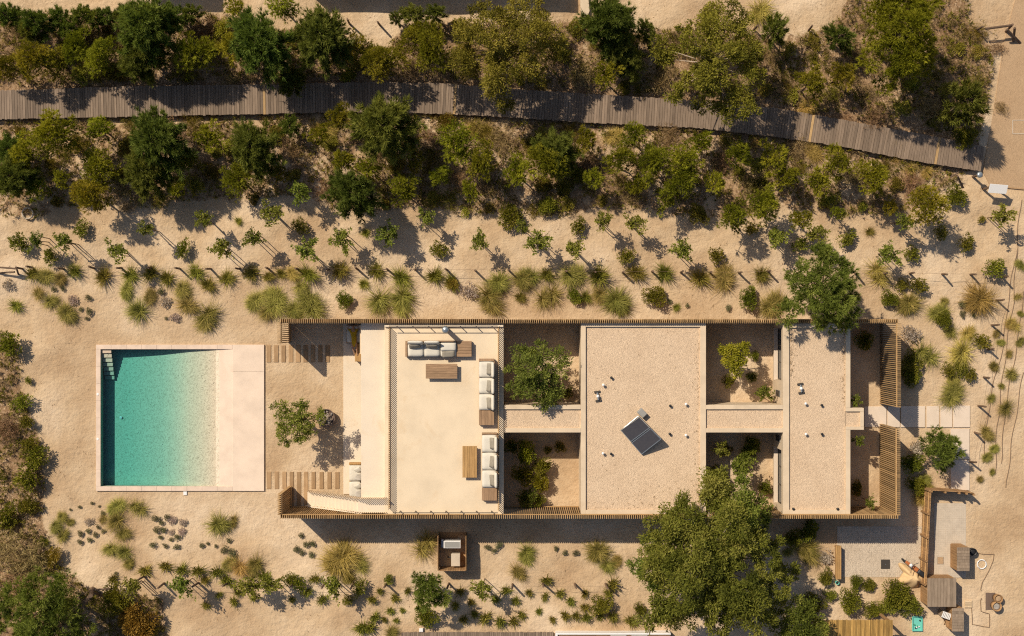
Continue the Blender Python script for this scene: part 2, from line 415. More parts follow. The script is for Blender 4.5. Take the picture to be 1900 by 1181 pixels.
M['f_dark'] = foliage('dark_needles', (0.046, 0.060, 0.012), (0.105, 0.125, 0.022), (0.190, 0.200, 0.045), vary=.4)
M['f_sap'] = foliage('sapling_leaves', (0.055, 0.066, 0.010), (0.125, 0.138, 0.020), (0.215, 0.215, 0.045))
M['f_shrub'] = foliage('shrub_leaves', (0.055, 0.062, 0.008), (0.128, 0.128, 0.014), (0.22, 0.20, 0.03))
M['f_olive'] = foliage('olive_leaves', (0.055, 0.048, 0.008), (0.130, 0.108, 0.015), (0.23, 0.18, 0.035), vary=0.2)
M['f_euc'] = foliage('gum_leaves', (0.036, 0.046, 0.008), (0.098, 0.112, 0.017), (0.190, 0.190, 0.040), vary=0.1)
M['f_spiky'] = foliage('spiky_leaves', (0.055, 0.057, 0.009), (0.125, 0.118, 0.018), (0.25, 0.21, 0.05))
M['f_grass'] = foliage('dune_grass', (0.065, 0.060, 0.012), (0.150, 0.130, 0.028), (0.31, 0.245, 0.075), transl=0.15)
M['f_straw'] = foliage('straw_grass', (0.11, 0.08, 0.016), (0.25, 0.18, 0.042), (0.42, 0.31, 0.10), transl=0.15)
M['f_mound'] = foliage('mound_leaves', (0.06, 0.06, 0.03), (0.115, 0.115, 0.055), (0.19, 0.18, 0.10))
M['f_lav'] = foliage('lavender', (0.16, 0.125, 0.10), (0.26, 0.21, 0.18), (0.38, 0.32, 0.28))
M['f_dry'] = foliage('dry_twigs', (0.09, 0.055, 0.025), (0.195, 0.13, 0.06), (0.34, 0.25, 0.13), transl=0.1)
M['f_rust'] = foliage('rusty_leaves', (0.085, 0.055, 0.010), (0.165, 0.105, 0.018), (0.26, 0.17, 0.035))
M['f_tuft'] = foliage('yellow_green_leaves', (0.09, 0.085, 0.012), (0.19, 0.165, 0.022), (0.30, 0.25, 0.05))

# ------------------------------------------------------------------ ground
def sstep(a, b, x): 
    t = np.clip((np.asarray(x, float)-a)/(b-a), 0, 1); return t*t*(3-2*t)
def vnoise(x, y, s, seed=0.0):
    return (np.sin(x*s*1.3+seed)*np.cos(y*s*1.1-seed*0.7) + 0.6*np.sin((x+y)*s*2.1+seed*1.9) + 0.4*np.cos((x*0.7-y*1.3)*s*3.7+seed))/2.0
def interp(pts, x): return np.interp(x, [p[0] for p in pts], [p[1] for p in pts])
BW_TOP = [(-60,170),(0,168),(100,165),(250,160),(490,157),(560,155),(700,152),(830,155),(940,165),(1060,172),(1150,178),(1250,184),(1450,202),(1560,222),(1700,247),(1832,273)]
BW_BOT = [(-60,224),(0,222),(100,220),(250,217),(490,212),(560,210),(700,208),(850,213),(940,218),(1060,226),(1200,234),(1300,238),(1450,256),(1560,272),(1700,300),(1826,319)]
LIT_BOT = [(0,402),(60,410),(140,388),(210,386),(300,384),(400,372),(460,378),(560,362),(620,395),(700,400),(760,385),(830,392),(890,405),(950,398),(1040,412),(1100,388),(1180,392),(1240,402),(1330,410),(1400,405),(1470,392),(1560,400),(1640,402),(1700,392),(1750,350),(1800,322),(1830,300)]
LIT_TOP = [(0,22),(300,28),(420,24),(520,55),(600,40),(640,80),(720,82),(760,45),(880,40),(1090,38),(1120,70),(1210,52),(1380,60),(1440,70),(1520,58),(1560,30),(1570,-20),(1790,-20),(1800,40),(1830,70),(1850,100)]
def litter_at(x, y):
    px, py = CX+x*PPM, CY-y*PPM
    top = interp(LIT_TOP, px); bot = interp(LIT_BOT, px)
    a = sstep(-10, 14, py-top)*sstep(-8, 10, bot-py)
    right = interp([(0,1890),(80,1852),(180,1836),(320,1812)], py); a = a*sstep(-4, 10, right-px)
    bw_b = interp(BW_BOT, px)
    a = a*np.where(py > bw_b, 0.58, 0.76)
    wl_ = interp([(560,-30),(640,38),(700,45),(760,60),(830,80),(900,90),(960,85),(1000,95),(1050,125),(1090,165),(1110,310),(1181,315)], py)
    w = sstep(-10, 14, wl_-px)*sstep(590, 640, py)*0.68
    return np.maximum(a, w)
def gz(x, y):
    x = np.asarray(x, float); y = np.asarray(y, float)
    px, py = CX+x*PPM, CY-y*PPM
    n = sstep(560, 500, py)*sstep(-400, 250, py+200)
    bw = np.minimum(sstep(30, 70, np.abs(py-(interp(BW_TOP, px)+interp(BW_BOT, px))/2)), 1)
    pathm = sstep(1860, 1790, px+np.where(py < 360, 0, -400))
    hN = n*bw*pathm*(0.16*vnoise(x, y, 0.32, 1.0)+0.05*vnoise(x, y, 1.1, 2.0)+0.10)
    s = sstep(985, 1030, py)*sstep(1560, 1480, px)
    hS = s*(0.10*vnoise(x, y, 0.4, 3.0)+0.05*vnoise(x, y, 1.2, 4.0)+0.05)
    w = sstep(150, 80, px)*sstep(600, 660, py)
    hW = w*(0.14*vnoise(x, y, 0.4, 5.0)+0.10)
    out_ = np.maximum(hN, 0) + np.maximum(hS, 0) + np.maximum(hW, 0)
    clear = np.maximum(sstep(585, 560, py), np.maximum(sstep(975, 1000, py), np.maximum(sstep(160, 120, px), sstep(1700, 1740, px)*0)))*pathm*bw*sstep(1540, 1460, px+np.where(py > 960, 0, -400))
    return out_ + clear*(0.022*vnoise(x*1.0+0.35*np.sin(y*1.7), y+0.4*np.sin(x*1.3), 2.3, 7.0)+0.012*vnoise(x+0.3*np.sin(y*3.1), y, 5.1, 9.0)+.02)
def G(x, y): return float(gz(x, y))

PX0, PX1, PY0, PY1 = X(186), X(432), Y(903), Y(648)      # hole for the pool basin
def lines(a, b, step, extra):
    l = list(np.arange(a, b+1e-6, step)); out = [v for v in l if all(abs(v-e) > step*0.35 for e in extra)]
    return sorted(out+list(extra))
gx = [-900, -400, -150, -70]+lines(-34, 34, 0.2, [PX0, PX1])+[70, 150, 400, 900]
gy = [-900, -400, -150, -60]+lines(-24, 24, 0.2, [PY0, PY1])+[60, 150, 400, 900]
gx = np.array(gx, float); gy = np.array(gy, float)
GXX, GYY = np.meshgrid(gx, gy); GZ = gz(GXX, GYY); GZ = np.where((np.abs(GXX) > 35) | (np.abs(GYY) > 25), 0, GZ)
nx, ny = len(gx), len(gy)
ii, jj = np.meshgrid(np.arange(nx-1), np.arange(ny-1))
a_ = (jj*nx+ii).ravel(); F_ = np.stack([a_, a_+1, a_+nx+1, a_+nx], 1)
cxm = (gx[:-1]+gx[1:])/2; cym = (gy[:-1]+gy[1:])/2; CXX, CYY = np.meshgrid(cxm, cym)
keep = ~((CXX > PX0) & (CXX < PX1) & (CYY > PY0) & (CYY < PY1)).ravel()
me = np_mesh('ground', np.stack([GXX.ravel(), GYY.ravel(), GZ.ravel()], 1), F_[keep], M['ground'])
at = me.attributes.new('litter', 'FLOAT', 'POINT')
LT = litter_at(GXX, GYY); LT = np.where((np.abs(GXX) > 40), 0.3, LT)
at.data.foreach_set('value', LT.ravel().astype(np.float32))
me.polygons.foreach_set('use_smooth', [True]*len(me.polygons))
tag(link(bpy.data.objects.new('ground', me)), 'pale sandy ground with brown leaf litter among the dune trees', kind='structure')

# paved path at the right edge
def poly_slab(name, pts, z0, z1, mat, parent=None):
    return MB().prism([(X(a, z1), Y(b, z1)) for a, b in pts], z0, z1).build(name, mat, parent)
path_pts = [(1824,319),(1836,343),(1870,347),(1990,358),(1990,-60),(1905,-60),(1884,0),(1863,80),(1848,180)]
tag(poly_slab('path', path_pts, -0.2, 0.05, M['path']), 'tan resin path at the end of the boardwalk', kind='structure')
kerb = [(1836,343),(1870,347),(1990,358),(1990,360.5),(1870,349.5),(1835.4,345.2)]
tag(poly_slab('kerb', kerb, -0.2, 0.075, M['sleeper']), 'thin timber edging of the tan path', kind='structure')
t = empty('access_cover', (X(1890, .05), Y(236, .05), 0.05)); tag(t, 'square sand filled access cover set in the tan path', 'cover')
MB().box(-.32,.32,-.36,.36,0,.008).build('cover', M['path'], t)
fr = MB()
for s in (-1, 1): fr.box(s*.34-.02, s*.34+.02, -.38, .38, 0, .02); fr.box(-.32, .32, s*.38-.02, s*.38+.02, 0, .02)
fr.build('frame', M['concrete'], t)

# ------------------------------------------------------------------ boardwalk
bwk = empty('boardwalk', (0, 0, 0)); tag(bwk, 'weathered grey plank boardwalk curving between the dune trees', kind='structure')
ZB = 0.42
def bw_curve(pts):
    xs = np.linspace(-60, 1828, 900); ys = np.interp(xs, [p[0] for p in pts], [p[1] for p in pts])
    ker = np.hanning(61); ker /= ker.sum(); yp = np.convolve(np.pad(ys, 30, mode='reflect', reflect_type='odd'), ker, 'valid')
    return xs, yp
bx_, bt_ = bw_curve(BW_TOP); _, bb_ = bw_curve(BW_BOT)
cl = np.stack([(bx_-CX)/PPM*(CAMH-ZB)/CAMH, -((bt_+bb_)/2-CY)/PPM*(CAMH-ZB)/CAMH], 1)
wid = (bb_-bt_)/PPM*(CAMH-ZB)/CAMH
seg = np.r_[0, np.cumsum(np.linalg.norm(np.diff(cl, axis=0), axis=1))]
pitch = 0.146; npl = int(seg[-1]/pitch)
plank_me = MB().cbox(-0.068, 0.068, -0.5, 0.5, -0.045, 0.0, 0.006).mesh('plank', M['plank'])
rest = MB(); nparts = 0
rb = random.Random(5)
new_px = (490, 843, 1500, 1734)
used_new = set()
for k in range(npl):
    s = (k+0.5)*pitch
    cx_ = np.interp(s, seg, cl[:, 0]); cy_ = np.interp(s, seg, cl[:, 1]); w_ = np.interp(s, seg, wid)
    s2 = min(s+0.8, seg[-1]); s1 = max(s-0.8, 0)
    dx = np.interp(s2, seg, cl[:, 0])-np.interp(s1, seg, cl[:, 0]); dy = np.interp(s2, seg, cl[:, 1])-np.interp(s1, seg, cl[:, 1])
    ang = math.atan2(dy, dx); px = CX+cx_*PPM
    w_ = w_*math.cos(ang)
    hid = px < 8 or 915 < px < 985 or 1255 < px < 1420
    off = rb.uniform(-0.025, 0.025); dz = rb.uniform(-0.005, 0.005)
    newp = None
    for q in new_px:
        if q not in used_new and px >= q: newp = q; used_new.add(q)
    if (hid or nparts >= 300) and newp is None:
        Mx = Matrix.Translation((cx_, cy_+off, ZB+dz)) @ Matrix.Rotation(ang+rb.uniform(-.006, .006), 4, 'Z')
        rest.cbox(-0.068, 0.068, -w_/2, w_/2, -0.045, 0, 0.006, Mx)
    else:
        o = inst('plank', plank_me, bwk, (cx_, cy_+off, ZB+dz), (0, 0, ang+rb.uniform(-.006, .006)), (1, w_+rb.uniform(-.02, .02), 1), M['plank_new'] if newp else None); nparts += 1
if rest.v: tag(rest.build('shaded_planks', M['plank'], bwk), kind='stuff')
for sgn, nm in ((-1, 'edge_beam'), (1, 'edge_beam'), (0, 'edge_beam')):
    m = MB(); pts = []
    for k in range(0, 900, 15):
        i = min(k, 899); j0, j1 = max(i-8, 0), min(i+8, 899)
        d = cl[j1]-cl[j0]; d = d/np.linalg.norm(d); nrm = np.array([-d[1], d[0]])
        q = cl[i]+nrm*sgn*(wid[i]/2-0.16); pts.append((q[0], q[1], 0.26))
    m.tube(pts, 0.10, n=4); m.build('edge_beam', M['post'], bwk)
sup = MB()
post_me = MB().box(-.06, .06, -.06, .06, 0, .34).mesh('support', M['post'])
for k in range(5, 900, 26):
    for sgn in (-1, 1):
        inst('support', post_me, bwk, (cl[k][0], cl[k][1]+sgn*(wid[k]/2-0.16), -0.15))

# ------------------------------------------------------------------ swimming pool
pool = empty('swimming_pool', (X(330), Y(776), 0)); tag(pool, 'rectangular teal swimming pool with stone coping and sloping beach end', 'pool')
def P_(mb, name, mat, **k):
    o = mb.build(name, mat, None, **k); o.parent = pool; o.matrix_parent_inverse = Matrix.Translation(pool.location).inverted(); return o
ZC = 0.10
x0, x1, y0, y1 = X(178, ZC), X(490, ZC), Y(911.5, ZC), Y(640, ZC)
# coping as separate stones
def stones(a, b, n): 
    e = np.linspace(a, b, n+1); return [(e[i]+0.003, e[i+1]-0.003) for i in range(n)]
ix0, ix1, iy0, iy1 = X(186.5, ZC), X(404, ZC), Y(903, ZC), Y(648.5, ZC)
for (a, b) in stones(x0, X(432), 9): P_(MB().cbox(a, b, iy1, y1, -0.3, ZC, 0.006), 'coping_stone', M['coping']); 
for (a, b) in stones(x0, X(432), 9): P_(MB().cbox(a, b, y0, iy0, -0.3, ZC, 0.006), 'coping_stone', M['coping'])
for (a, b) in stones(iy0, iy1, 8): P_(MB().cbox(x0, ix0, a, b, -0.3, ZC-0.001, 0.006), 'coping_stone', M['coping'])
for (a, b) in ((y0, Y(690)), (Y(690)+0.006, y1)):
    P_(MB().cbox(X(432)+0.004, x1, a, b, -0.3, ZC+0.002, 0.006), 'deck_slab', M['beach'])
# basin: floor profile along x
prof = [(X(186)-0.1, -0.70), (X(230), -0.68), (X(298), -0.45), (X(350), -0.17), (X(404), 0.0), (X(433), ZC-0.012)]
v = []; f = []
NS = 40
xs = np.linspace(prof[0][0], prof[-1][0], NS)
for q in xs:
    z = float(np.interp(q, [p[0] for p in prof], [p[1] for p in prof])); v += [(q, PY0-0.12, z), (q, PY1+0.12, z)]
f = [(2*i, 2*i+2, 2*i+3, 2*i+1) for i in range(NS-1)]
cut = int(np.argmin(np.abs(xs-X(405))))
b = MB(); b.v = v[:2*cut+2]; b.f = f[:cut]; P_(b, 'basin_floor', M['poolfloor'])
b = MB(); b.v = v[2*cut:]; b.f = f[:NS-1-cut]; P_(b, 'beach_floor', M['beach'])
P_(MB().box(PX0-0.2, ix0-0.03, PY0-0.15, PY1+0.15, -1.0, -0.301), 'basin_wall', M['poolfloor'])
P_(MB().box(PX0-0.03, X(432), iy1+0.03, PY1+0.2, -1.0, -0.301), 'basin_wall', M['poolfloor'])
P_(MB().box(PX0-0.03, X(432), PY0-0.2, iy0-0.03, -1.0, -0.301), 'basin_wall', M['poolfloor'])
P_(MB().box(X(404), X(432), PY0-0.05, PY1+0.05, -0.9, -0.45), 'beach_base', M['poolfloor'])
for k in range(7):
    z = -0.02-0.085*k; yy = Y(648.5+8.1*k+0.8, z)
    P_(MB().cbox(ix0+0.004, ix0+0.56, yy-0.20, yy, z-0.05, z, 0.008), 'step', M['coping'])
wat = MB().box(ix0-0.02, X(425), iy0-0.02, iy1+0.02, -0.95, -0.012)
P_(wat, 'water', M['water'])
for py in (732, 815): P_(MB().lathe([(0.06, 0), (0.07, 0.01), (0.05, 0.016)], 14, (X(181.5, ZC), Y(py, ZC), ZC)), 'cover_disc', M['white'])
P_(MB().lathe([(0.07, 0), (0.08, 0.02), (0.05, 0.03)], 16, (X(224.5, -.64), Y(775, -.64), -0.63)), 'drain', M['white'])
t = MB().cbox(-.1, .1, -.1, .1, 0, .06, .01).build('skimmer_lid', M['white'], None, loc=(X(344), Y(915.5), 0.0)); tag(t, 'small white square lid in sand at pool south edge', 'lid')

# ------------------------------------------------------------------ house
house = empty('house', (X(1200), Y(778), 0)); tag(house, 'low pale flat-roofed house with gravel roofs, open courts and roof terrace', 'house')
HI = Matrix.Translation(house.location).inverted()
def H_(mb, name, mat, parent=None, smooth=False):
    o = mb.build(name, mat, None, smooth)
    if parent is None: o.parent = house; o.matrix_parent_inverse = HI
    else: o.parent = parent
    return o
ZP, ZG = 2.70, 2.585
XX = lambda p: X(p, ZP)
YY = lambda p: Y(p, ZP)
def roof_block(xa, xb, ya, yb, wpx=(9, 11, 8, 8), gravel=True):
    """roof with parapets; px at parapet level: xa<xb, ya<yb (photo rows); w = W,E,N,S widths in px"""
    A, B, T, S = XX(xa), XX(xb), YY(ya), YY(yb)
    return A, B, T, S
def parapet(a, b, c, d, parent):   # px rectangle xa,xb,ya,yb
    return H_(MB().cbox(XX(a), XX(b), YY(d), YY(c), ZG-0.2, ZP, 0.008), 'parapet', M['plaster'], parent)
def gravel(a, b, c, d, parent, dz=0.0):
    return H_(MB().box(XX(a)-.01, XX(b)+.01, YY(d)-.01, YY(c)+.01, ZG-0.15, ZG+dz), 'gravel_bed', M['gravel'], parent)
# middle block
r1 = H_(MB().box(XX(1078), XX(1310), YY(955), YY(599.5), 2.3, ZG-0.2), 'roof', M['plaster'])
H_(MB().box(XX(1078)+.03, XX(1310)-.03, YY(955)+.03, YY(599.5)-.03, -0.1, 2.3), 'wall', M['plaster'])
parapet(1078, 1087, 599.5, 955, r1); parapet(1299.5, 1310, 599.5, 955, r1); parapet(1087.1, 1299.4, 599.5, 607, r1); parapet(1087.1, 1299.4, 947, 955, r1)
gravel(1087, 1299.5, 607, 947, r1)
# links
for (a, b) in ((936, 1077.8), (1310.2, 1452.8)):
    r = H_(MB().box(XX(a), XX(b), YY(803), YY(752), 2.3, ZG-0.2), 'roof', M['plaster'])
    H_(MB().box(XX(a), XX(b), YY(803)+.03, YY(752)-.03, -0.1, 2.3), 'wall', M['plaster'])
    parapet(a, b, 752, 760, r); parapet(a, b, 795, 803, r); gravel(a, b, 760, 795, r)
# east block with the entrance bump
r2 = H_(MB().box(XX(1453), XX(1578), YY(955), YY(600.5), 2.3, ZG-0.2), 'roof', M['plaster'])
parapet(1453, 1464.5, 600.5, 955, r2); parapet(1464.6, 1569.4, 600.5, 609, r2); parapet(1464.6, 1569.4, 946.5, 955, r2)
parapet(1569.5, 1578, 600.5, 757.2, r2); parapet(1569.5, 1578, 798.2, 955, r2)
parapet(1569.5, 1603, 757.4, 764, r2); parapet(1569.5, 1603, 792, 798, r2); parapet(1596.5, 1603, 764.1, 791.9, r2)
gravel(1464.5, 1569.5, 609, 946.5, r2); gravel(1569.6, 1596.5, 764, 792, r2)
H_(MB().box(XX(1578)+.002, XX(1603), YY(798), YY(757.4), 2.3, ZG-0.2), 'porch_roof', M['plaster'])
XF = XX(1453)+0.04   # west facade plane of the east block
H_(MB().box(XF+.30, XX(1578)-.04, YY(955)+.03, YY(600.5)-.03, -0.1, 2.3), 'wall', M['plaster'])
def facade(ya, yb, w0, w1, sill, head, grille=None):
    """front wall skin with one window opening: photo rows ya..yb, opening w0..w1"""
    T, S, a, b_ = YY(ya), YY(yb), YY(w0), YY(w1)
    w = H_(MB().box(XF, XF+.298, a, T, -0.1, 2.298).box(XF, XF+.298, S, b_, -0.1, 2.298).box(XF, XF+.298, b_+.001, a-.001, -0.1, sill).box(XF, XF+.298, b_+.001, a-.001, head, 2.298), 'facade', M['plaster'])
    win = H_(MB().box(XF+.20, XF+.24, b_+.05, a-.05, sill+.05, head-.05), 'window', M['glass'])
    fr = MB()
    fr.box(XF+.17, XF+.26, b_+.002, a-.002, sill, sill+.05).box(XF+.17, XF+.26, b_+.002, a-.002, head-.05, head)
    n = 3
    for i in range(n+1):
        y_ = b_+.03+(a-b_-.06)*i/n; fr.box(XF+.172, XF+.258, y_-.028, y_+.028, sill+.05, head-.05)
    H_(fr, 'frame', M['steel'], win)
    H_(MB().box(XF-.05, XF+.165, b_-.03, a+.03, sill-.04, sill+.004), 'sill', M['slab'], win)
    if grille:
        g = H_(MB().box(XF-.03, XF-.002, YY(grille+6), YY(grille-6), 0.9, 1.9), 'vent_grille', M['grey'])
        gm = MB()
        for i in range(10): gm.box(XF-.045, XF-.0305, YY(grille+5.6), YY(grille-5.6), .94+i*.095, .99+i*.095)
        H_(gm, 'louvre', M['steel'], g)
facade(600.5, 751.9, 610, 708, 0.55, 2.25, 733)
facade(803.1, 955, 838, 944, 0.55, 2.25, 818)
H_(MB().box(XF, XF+.298, YY(803.1)+.001, YY(751.9)-.001, -0.1, 2.298), 'facade', M['plaster'])
dxe = XX(1578)-.04
dr = H_(MB().box(dxe+.002, dxe+.05, YY(788), YY(766), 0.05, 2.15), 'entrance_door', M['brownwood'])
H_(MB().tube([(dxe+.09, YY(770), .9), (dxe+.09, YY(770), 1.3)], .015, n=8), 'handle', M['steel'], dr)
# roof terrace
ZT = 2.62
XT = lambda p: X(p, ZT)
YT = lambda p: Y(p, ZT)
H_(MB().box(XT(719), XT(934)-.02, YT(954), YT(601.5), -0.1, 2.3), 'wall', M['plaster'])
tf = H_(MB().cbox(XT(713.5), XT(934.5), YT(955), YT(600.5), 2.3, ZT, 0.01), 'terrace_floor', M['terrace'])
H_(MB().cbox(XT(714), XT(934), YT(607), YT(603.5), ZT+.002, ZT+0.15, 0.01), 'kerb', M['deck_white'], tf)
# lower canopy on the pool side
ZK = 2.34
cn = H_(MB().cbox(X(670, ZK), XT(713.5)-.002, Y(924.5, ZK), Y(600, ZK), ZK-.28, ZK, 0.01), 'canopy', M['deck_white'])
H_(MB().box(X(668.5,0)+.25, XT(713), Y(655), Y(603), 0.05, ZK-.281), 'wall', M['plaster'])
H_(MB().box(X(668.5)+.9, XT(713), Y(905), Y(860), 0.05, ZK-.281), 'wall', M['plaster'])
# pale ground floor slab
H_(MB().box(X(637, .06), XT(719), Y(917, .06), Y(601, .06), -0.1, 0.06), 'floor_slab', M['deck_white'])
# rail on north and south edge of the terrace
def metal_rail(py, zb, nm, x_a, x_b):
    top = 3.22; yv = Y(py, zb)
    r = H_(MB().tube([(x_a, yv, top), (x_b, yv, top)], 0.024, n=6), nm, M['steel'])
    n = 7
    for i in range(n):
        x_ = x_a+.35+(x_b-x_a-.7)*i/(n-1); H_(MB().box(x_-.018, x_+.018, yv-.018, yv+.018, zb, top-.014), 'rail_post', M['steel'], r)
    return r
metal_rail(605.2, ZT+.15, 'north_rail', XT(724), XT(924))
metal_rail(948.5, ZT, 'south_rail', XT(724)+.2, XT(924))
# stair up to the terrace, between two slatted balustrades
sx0, sx1 = X(571.5), X(672, 2.6); syn, sys_ = -9.74, -10.52
st = H_(MB().box(sx1, XT(719)-.002, sys_, syn, 2.2, ZT-.004), 'stair_landing', M['deck_white'])
NST = 15
for k in range(NST):
    a = sx0+(sx1-sx0)*k/NST; b_ = sx0+(sx1-sx0)*(k+1)/NST; z = (ZT-.004)*(k+1)/(NST+0.0)
    H_(MB().cbox(a, b_-.001, sys_, syn, max(-0.1, z-0.42), z, 0.006), 'stair_step', M['deck_white'])
stringer = MB()
stringer.v = [(sx0-.12, sys_-.06, 0.0), (sx1, sys_-.06, 2.45), (sx1, sys_-.06, ZT+.02), (sx0-.12, sys_-.06, .18), (sx0-.12, sys_-.002, 0.0), (sx1, sys_-.002, 2.45), (sx1, sys_-.002, ZT+.02), (sx0-.12, sys_-.002, .18)]
stringer.f = [(0,1,2,3),(4,7,6,5),(3,2,6,7),(0,4,5,1),(1,5,6,2),(0,3,7,4)]
H_(stringer, 'stringer', M['deck_white'])

# ------------------------------------------------------------------ timber screens
def screen(name, label, p0, p1, z0, z1, pitch, depth, thick=0.040, mat='slat', rails=((2.72, 0.0),), group=None, zfun=None, rail_side=1, cat='screen'):
    """row of upright slats from p0 to p1 (x,y); slats stand edge-on to the line"""
    p0 = Vector((p0[0], p0[1], 0)); p1 = Vector((p1[0], p1[1], 0)); d = p1-p0; L = d.length; ang = math.atan2(d.y, d.x)
    e = empty(name, (p0.x, p0.y, 0)); tag(e, label, cat, group)
    n = int(round(L/pitch))
    me = MB().cbox(-thick/2, thick/2, -depth/2, depth/2, 0, 1.0, 0.004).mesh('slat', M[mat])
    rr = random.Random(len(label)*7+n)
    for i in range(n+1):
        if i >= 300: break
        s = i*L/n; zz0, zz1 = (z0, z1) if zfun is None else zfun(s/L)
        o = inst('slat', me, e, (math.cos(ang)*s, math.sin(ang)*s, zz0), (0, 0, ang+rr.uniform(-.02, .02)), (1, 1, zz1-zz0+rr.uniform(-.008, .008)))
    nrm = Vector((-math.sin(ang), math.cos(ang), 0))*rail_side*(depth/2+0.021)
    u = Vector((math.cos(ang), math.sin(ang), 0))
    for (rz, _) in rails:
        if zfun is None:
            Mx = Matrix.Translation(nrm) @ Matrix.Rotation(ang, 4, 'Z')
            MB().box(-.02, L+.02, -.02, .02, rz-.05, rz+.05, Mx).build('rail', M['rail'], e)
        else:
            za, zb = zfun(0)[0]+rz, zfun(1)[0]+rz
            MB().tube([tuple(nrm+Vector((0,0,za))), tuple(nrm+u*L+Vector((0,0,zb)))], 0.03, n=4).build('rail', M['rail'], e)
    return e
ZS = 3.0
XS = lambda p: X(p, ZS)
YS = lambda p: Y(p, ZS)
GR = 'timber slat screens around the house'
PIT = (XS(1667)-XS(520))/299.5
screen('slat_screen', 'long timber slat screen along the north side of the house', (XS(520.5), YS(595.6)), (XS(1666), YS(595.6)), 0, ZS, PIT, 0.185, rails=((2.85, 0), (0.25, 0)), rail_side=-1, group=GR)
screen('slat_screen', 'long timber slat screen along the south side of the house', (XS(520.5), YS(959.8)), (XS(1666), YS(959.8)), 0, ZS, PIT, 0.185, rails=((2.85, 0), (0.25, 0)), rail_side=1, group=GR)
screen('slat_screen', 'short slat screen return at north-west corner facing the pool', (XS(517), YS(600)), (XS(517), YS(637)), 0, ZS, 0.105, 0.185, rails=((2.85, 0), (0.25, 0)), rail_side=1, group=GR)
screen('slat_screen', 'short slat screen return at south-west corner below the stair', (XS(518), YS(918)), (XS(518), YS(955.5)), 0, ZS, 0.105, 0.185, rails=((2.85, 0), (0.25, 0)), rail_side=1, group=GR)
screen('slat_screen', 'slat screen on the east end, north of the entrance slabs', (XS(1668.5), YS(600.5)), (XS(1668.5), YS(755.5)), 0, ZS, 0.107, 0.20, rails=((2.94, 0),), rail_side=-1, group=GR)
screen('slat_screen', 'slat screen on the east end, south of the entrance slabs', (XS(1667.5), YS(797)), (XS(1667.5), YS(956)), 0, ZS, 0.107, 0.20, rails=((2.94, 0),), rail_side=-1, group=GR)
GB = 'slatted balustrades of the roof terrace and stair'
screen('slat_balustrade', 'slatted timber balustrade along the west edge of the roof terrace', (X(720, 3.2), Y(607, 3.2)), (X(720, 3.2), Y(946, 3.2)), ZT, 3.22, 0.107, 0.034, 0.030, 'slat_pale', ((0.02, 0),), GB, lambda t: (ZT, 3.22), 1, 'balustrade')
screen('slat_balustrade', 'slatted timber balustrade along the east edge of the roof terrace', (X(925.5, 3.2), Y(606, 3.2)), (X(925.5, 3.2), Y(950, 3.2)), ZT, 3.22, 0.107, 0.03, 0.030, 'slat_pale', ((0.03, 0),), GB, lambda t: (ZT, 3.22), -1, 'balustrade')
def stair_z(L0):
    def fz(t):
        xx = sx0+(XT(719)-sx0)*t; q = min(1, max(0, (xx-sx0)/(sx1-sx0)))
        zb = ZT*q; return (max(0.0, zb-0.1), zb+0.62)
    return fz
screen('slat_balustrade', 'rising slatted balustrade on the north side of the outdoor stair', (sx0+.05, syn+.05), (XT(719)-.08, syn+.05), 0, 1, 0.107, 0.03, 0.030, 'slat_pale', (), GB, stair_z(0), 1, 'balustrade')
def stair_z2(t):
    a, b_ = stair_z(0)(t); return (a, b_-0.42)
screen('slat_balustrade', 'low slatted edge on the south side of the outdoor stair', (sx0+.2, sys_+.03), (XT(719)-.08, sys_+.03), 0, 1, 0.107, 0.03, 0.030, 'slat_pale', (), GB, stair_z2, 1, 'balustrade')

# ------------------------------------------------------------------ paving laid in the sand
sp = empty('sleeper_path', (X(535), Y(656), 0)); tag(sp, 'row of timber sleepers in sand beside the north-west screen', kind='structure')
def sleeper(parent, xa, xb, ya, yb):
    o = MB().cbox(-(X(xb)-X(xa))/2, (X(xb)-X(xa))/2, -(Y(ya)-Y(yb))/2, (Y(ya)-Y(yb))/2, -.08, .035, .01).build('sleeper', M['sleeper'], None, loc=((X(xa)+X(xb))/2, (Y(ya)+Y(yb))/2, 0))
    o.parent = parent; o.matrix_parent_inverse = Matrix.Translation(parent.location).inverted()
for i in range(9): 
    a = 495+i*13.6; sleeper(sp, a, a+8, 641+rnd.uniform(-.5, .5), 672.5)
sp2 = empty('sleeper_path', (X(560), Y(893), 0)); tag(sp2, 'row of timber sleepers in sand in front of the outdoor stair', kind='structure')
for i, a in enumerate((495.5, 510, 524, 537.5, 551, 564, 578, 593, 607.5, 622)):
    sleeper(sp2, a, a+7.6, 875.5+i*.1, 945 if i in (3, 4, 5) else 907.5)
ent = empty('entrance_walk', (X(1700), Y(775), 0)); tag(ent, 'pale stone slabs leading east from the house entrance', kind='structure')
for (a, b_, c, d) in ((1604, 1645, 754.5, 792.5), (1647, 1670, 754.5, 793), (1671.8, 1716.5, 754, 793.5), (1719.5, 1742.6, 754, 793.5), (1745.2, 1767, 754, 793.5), (1769, 1800, 753, 793.5)):
    o = MB().cbox(X(a, .07), X(b_, .07), Y(d, .07), Y(c, .07), -.06, .07, .012).build('slab', M['slab']); o.parent = ent; o.matrix_parent_inverse = Matrix.Translation(ent.location).inverted()
for (a, b_, c, d) in ((1764, 1799, 796, 853), (1764, 1799, 854.5, 910)):
    o = MB().cbox(X(a, .05), X(b_, .05), Y(d, .05), Y(c, .05), -.06, .05, .012).build('slab', M['slab']); o.parent = ent; o.matrix_parent_inverse = Matrix.Translation(ent.location).inverted()
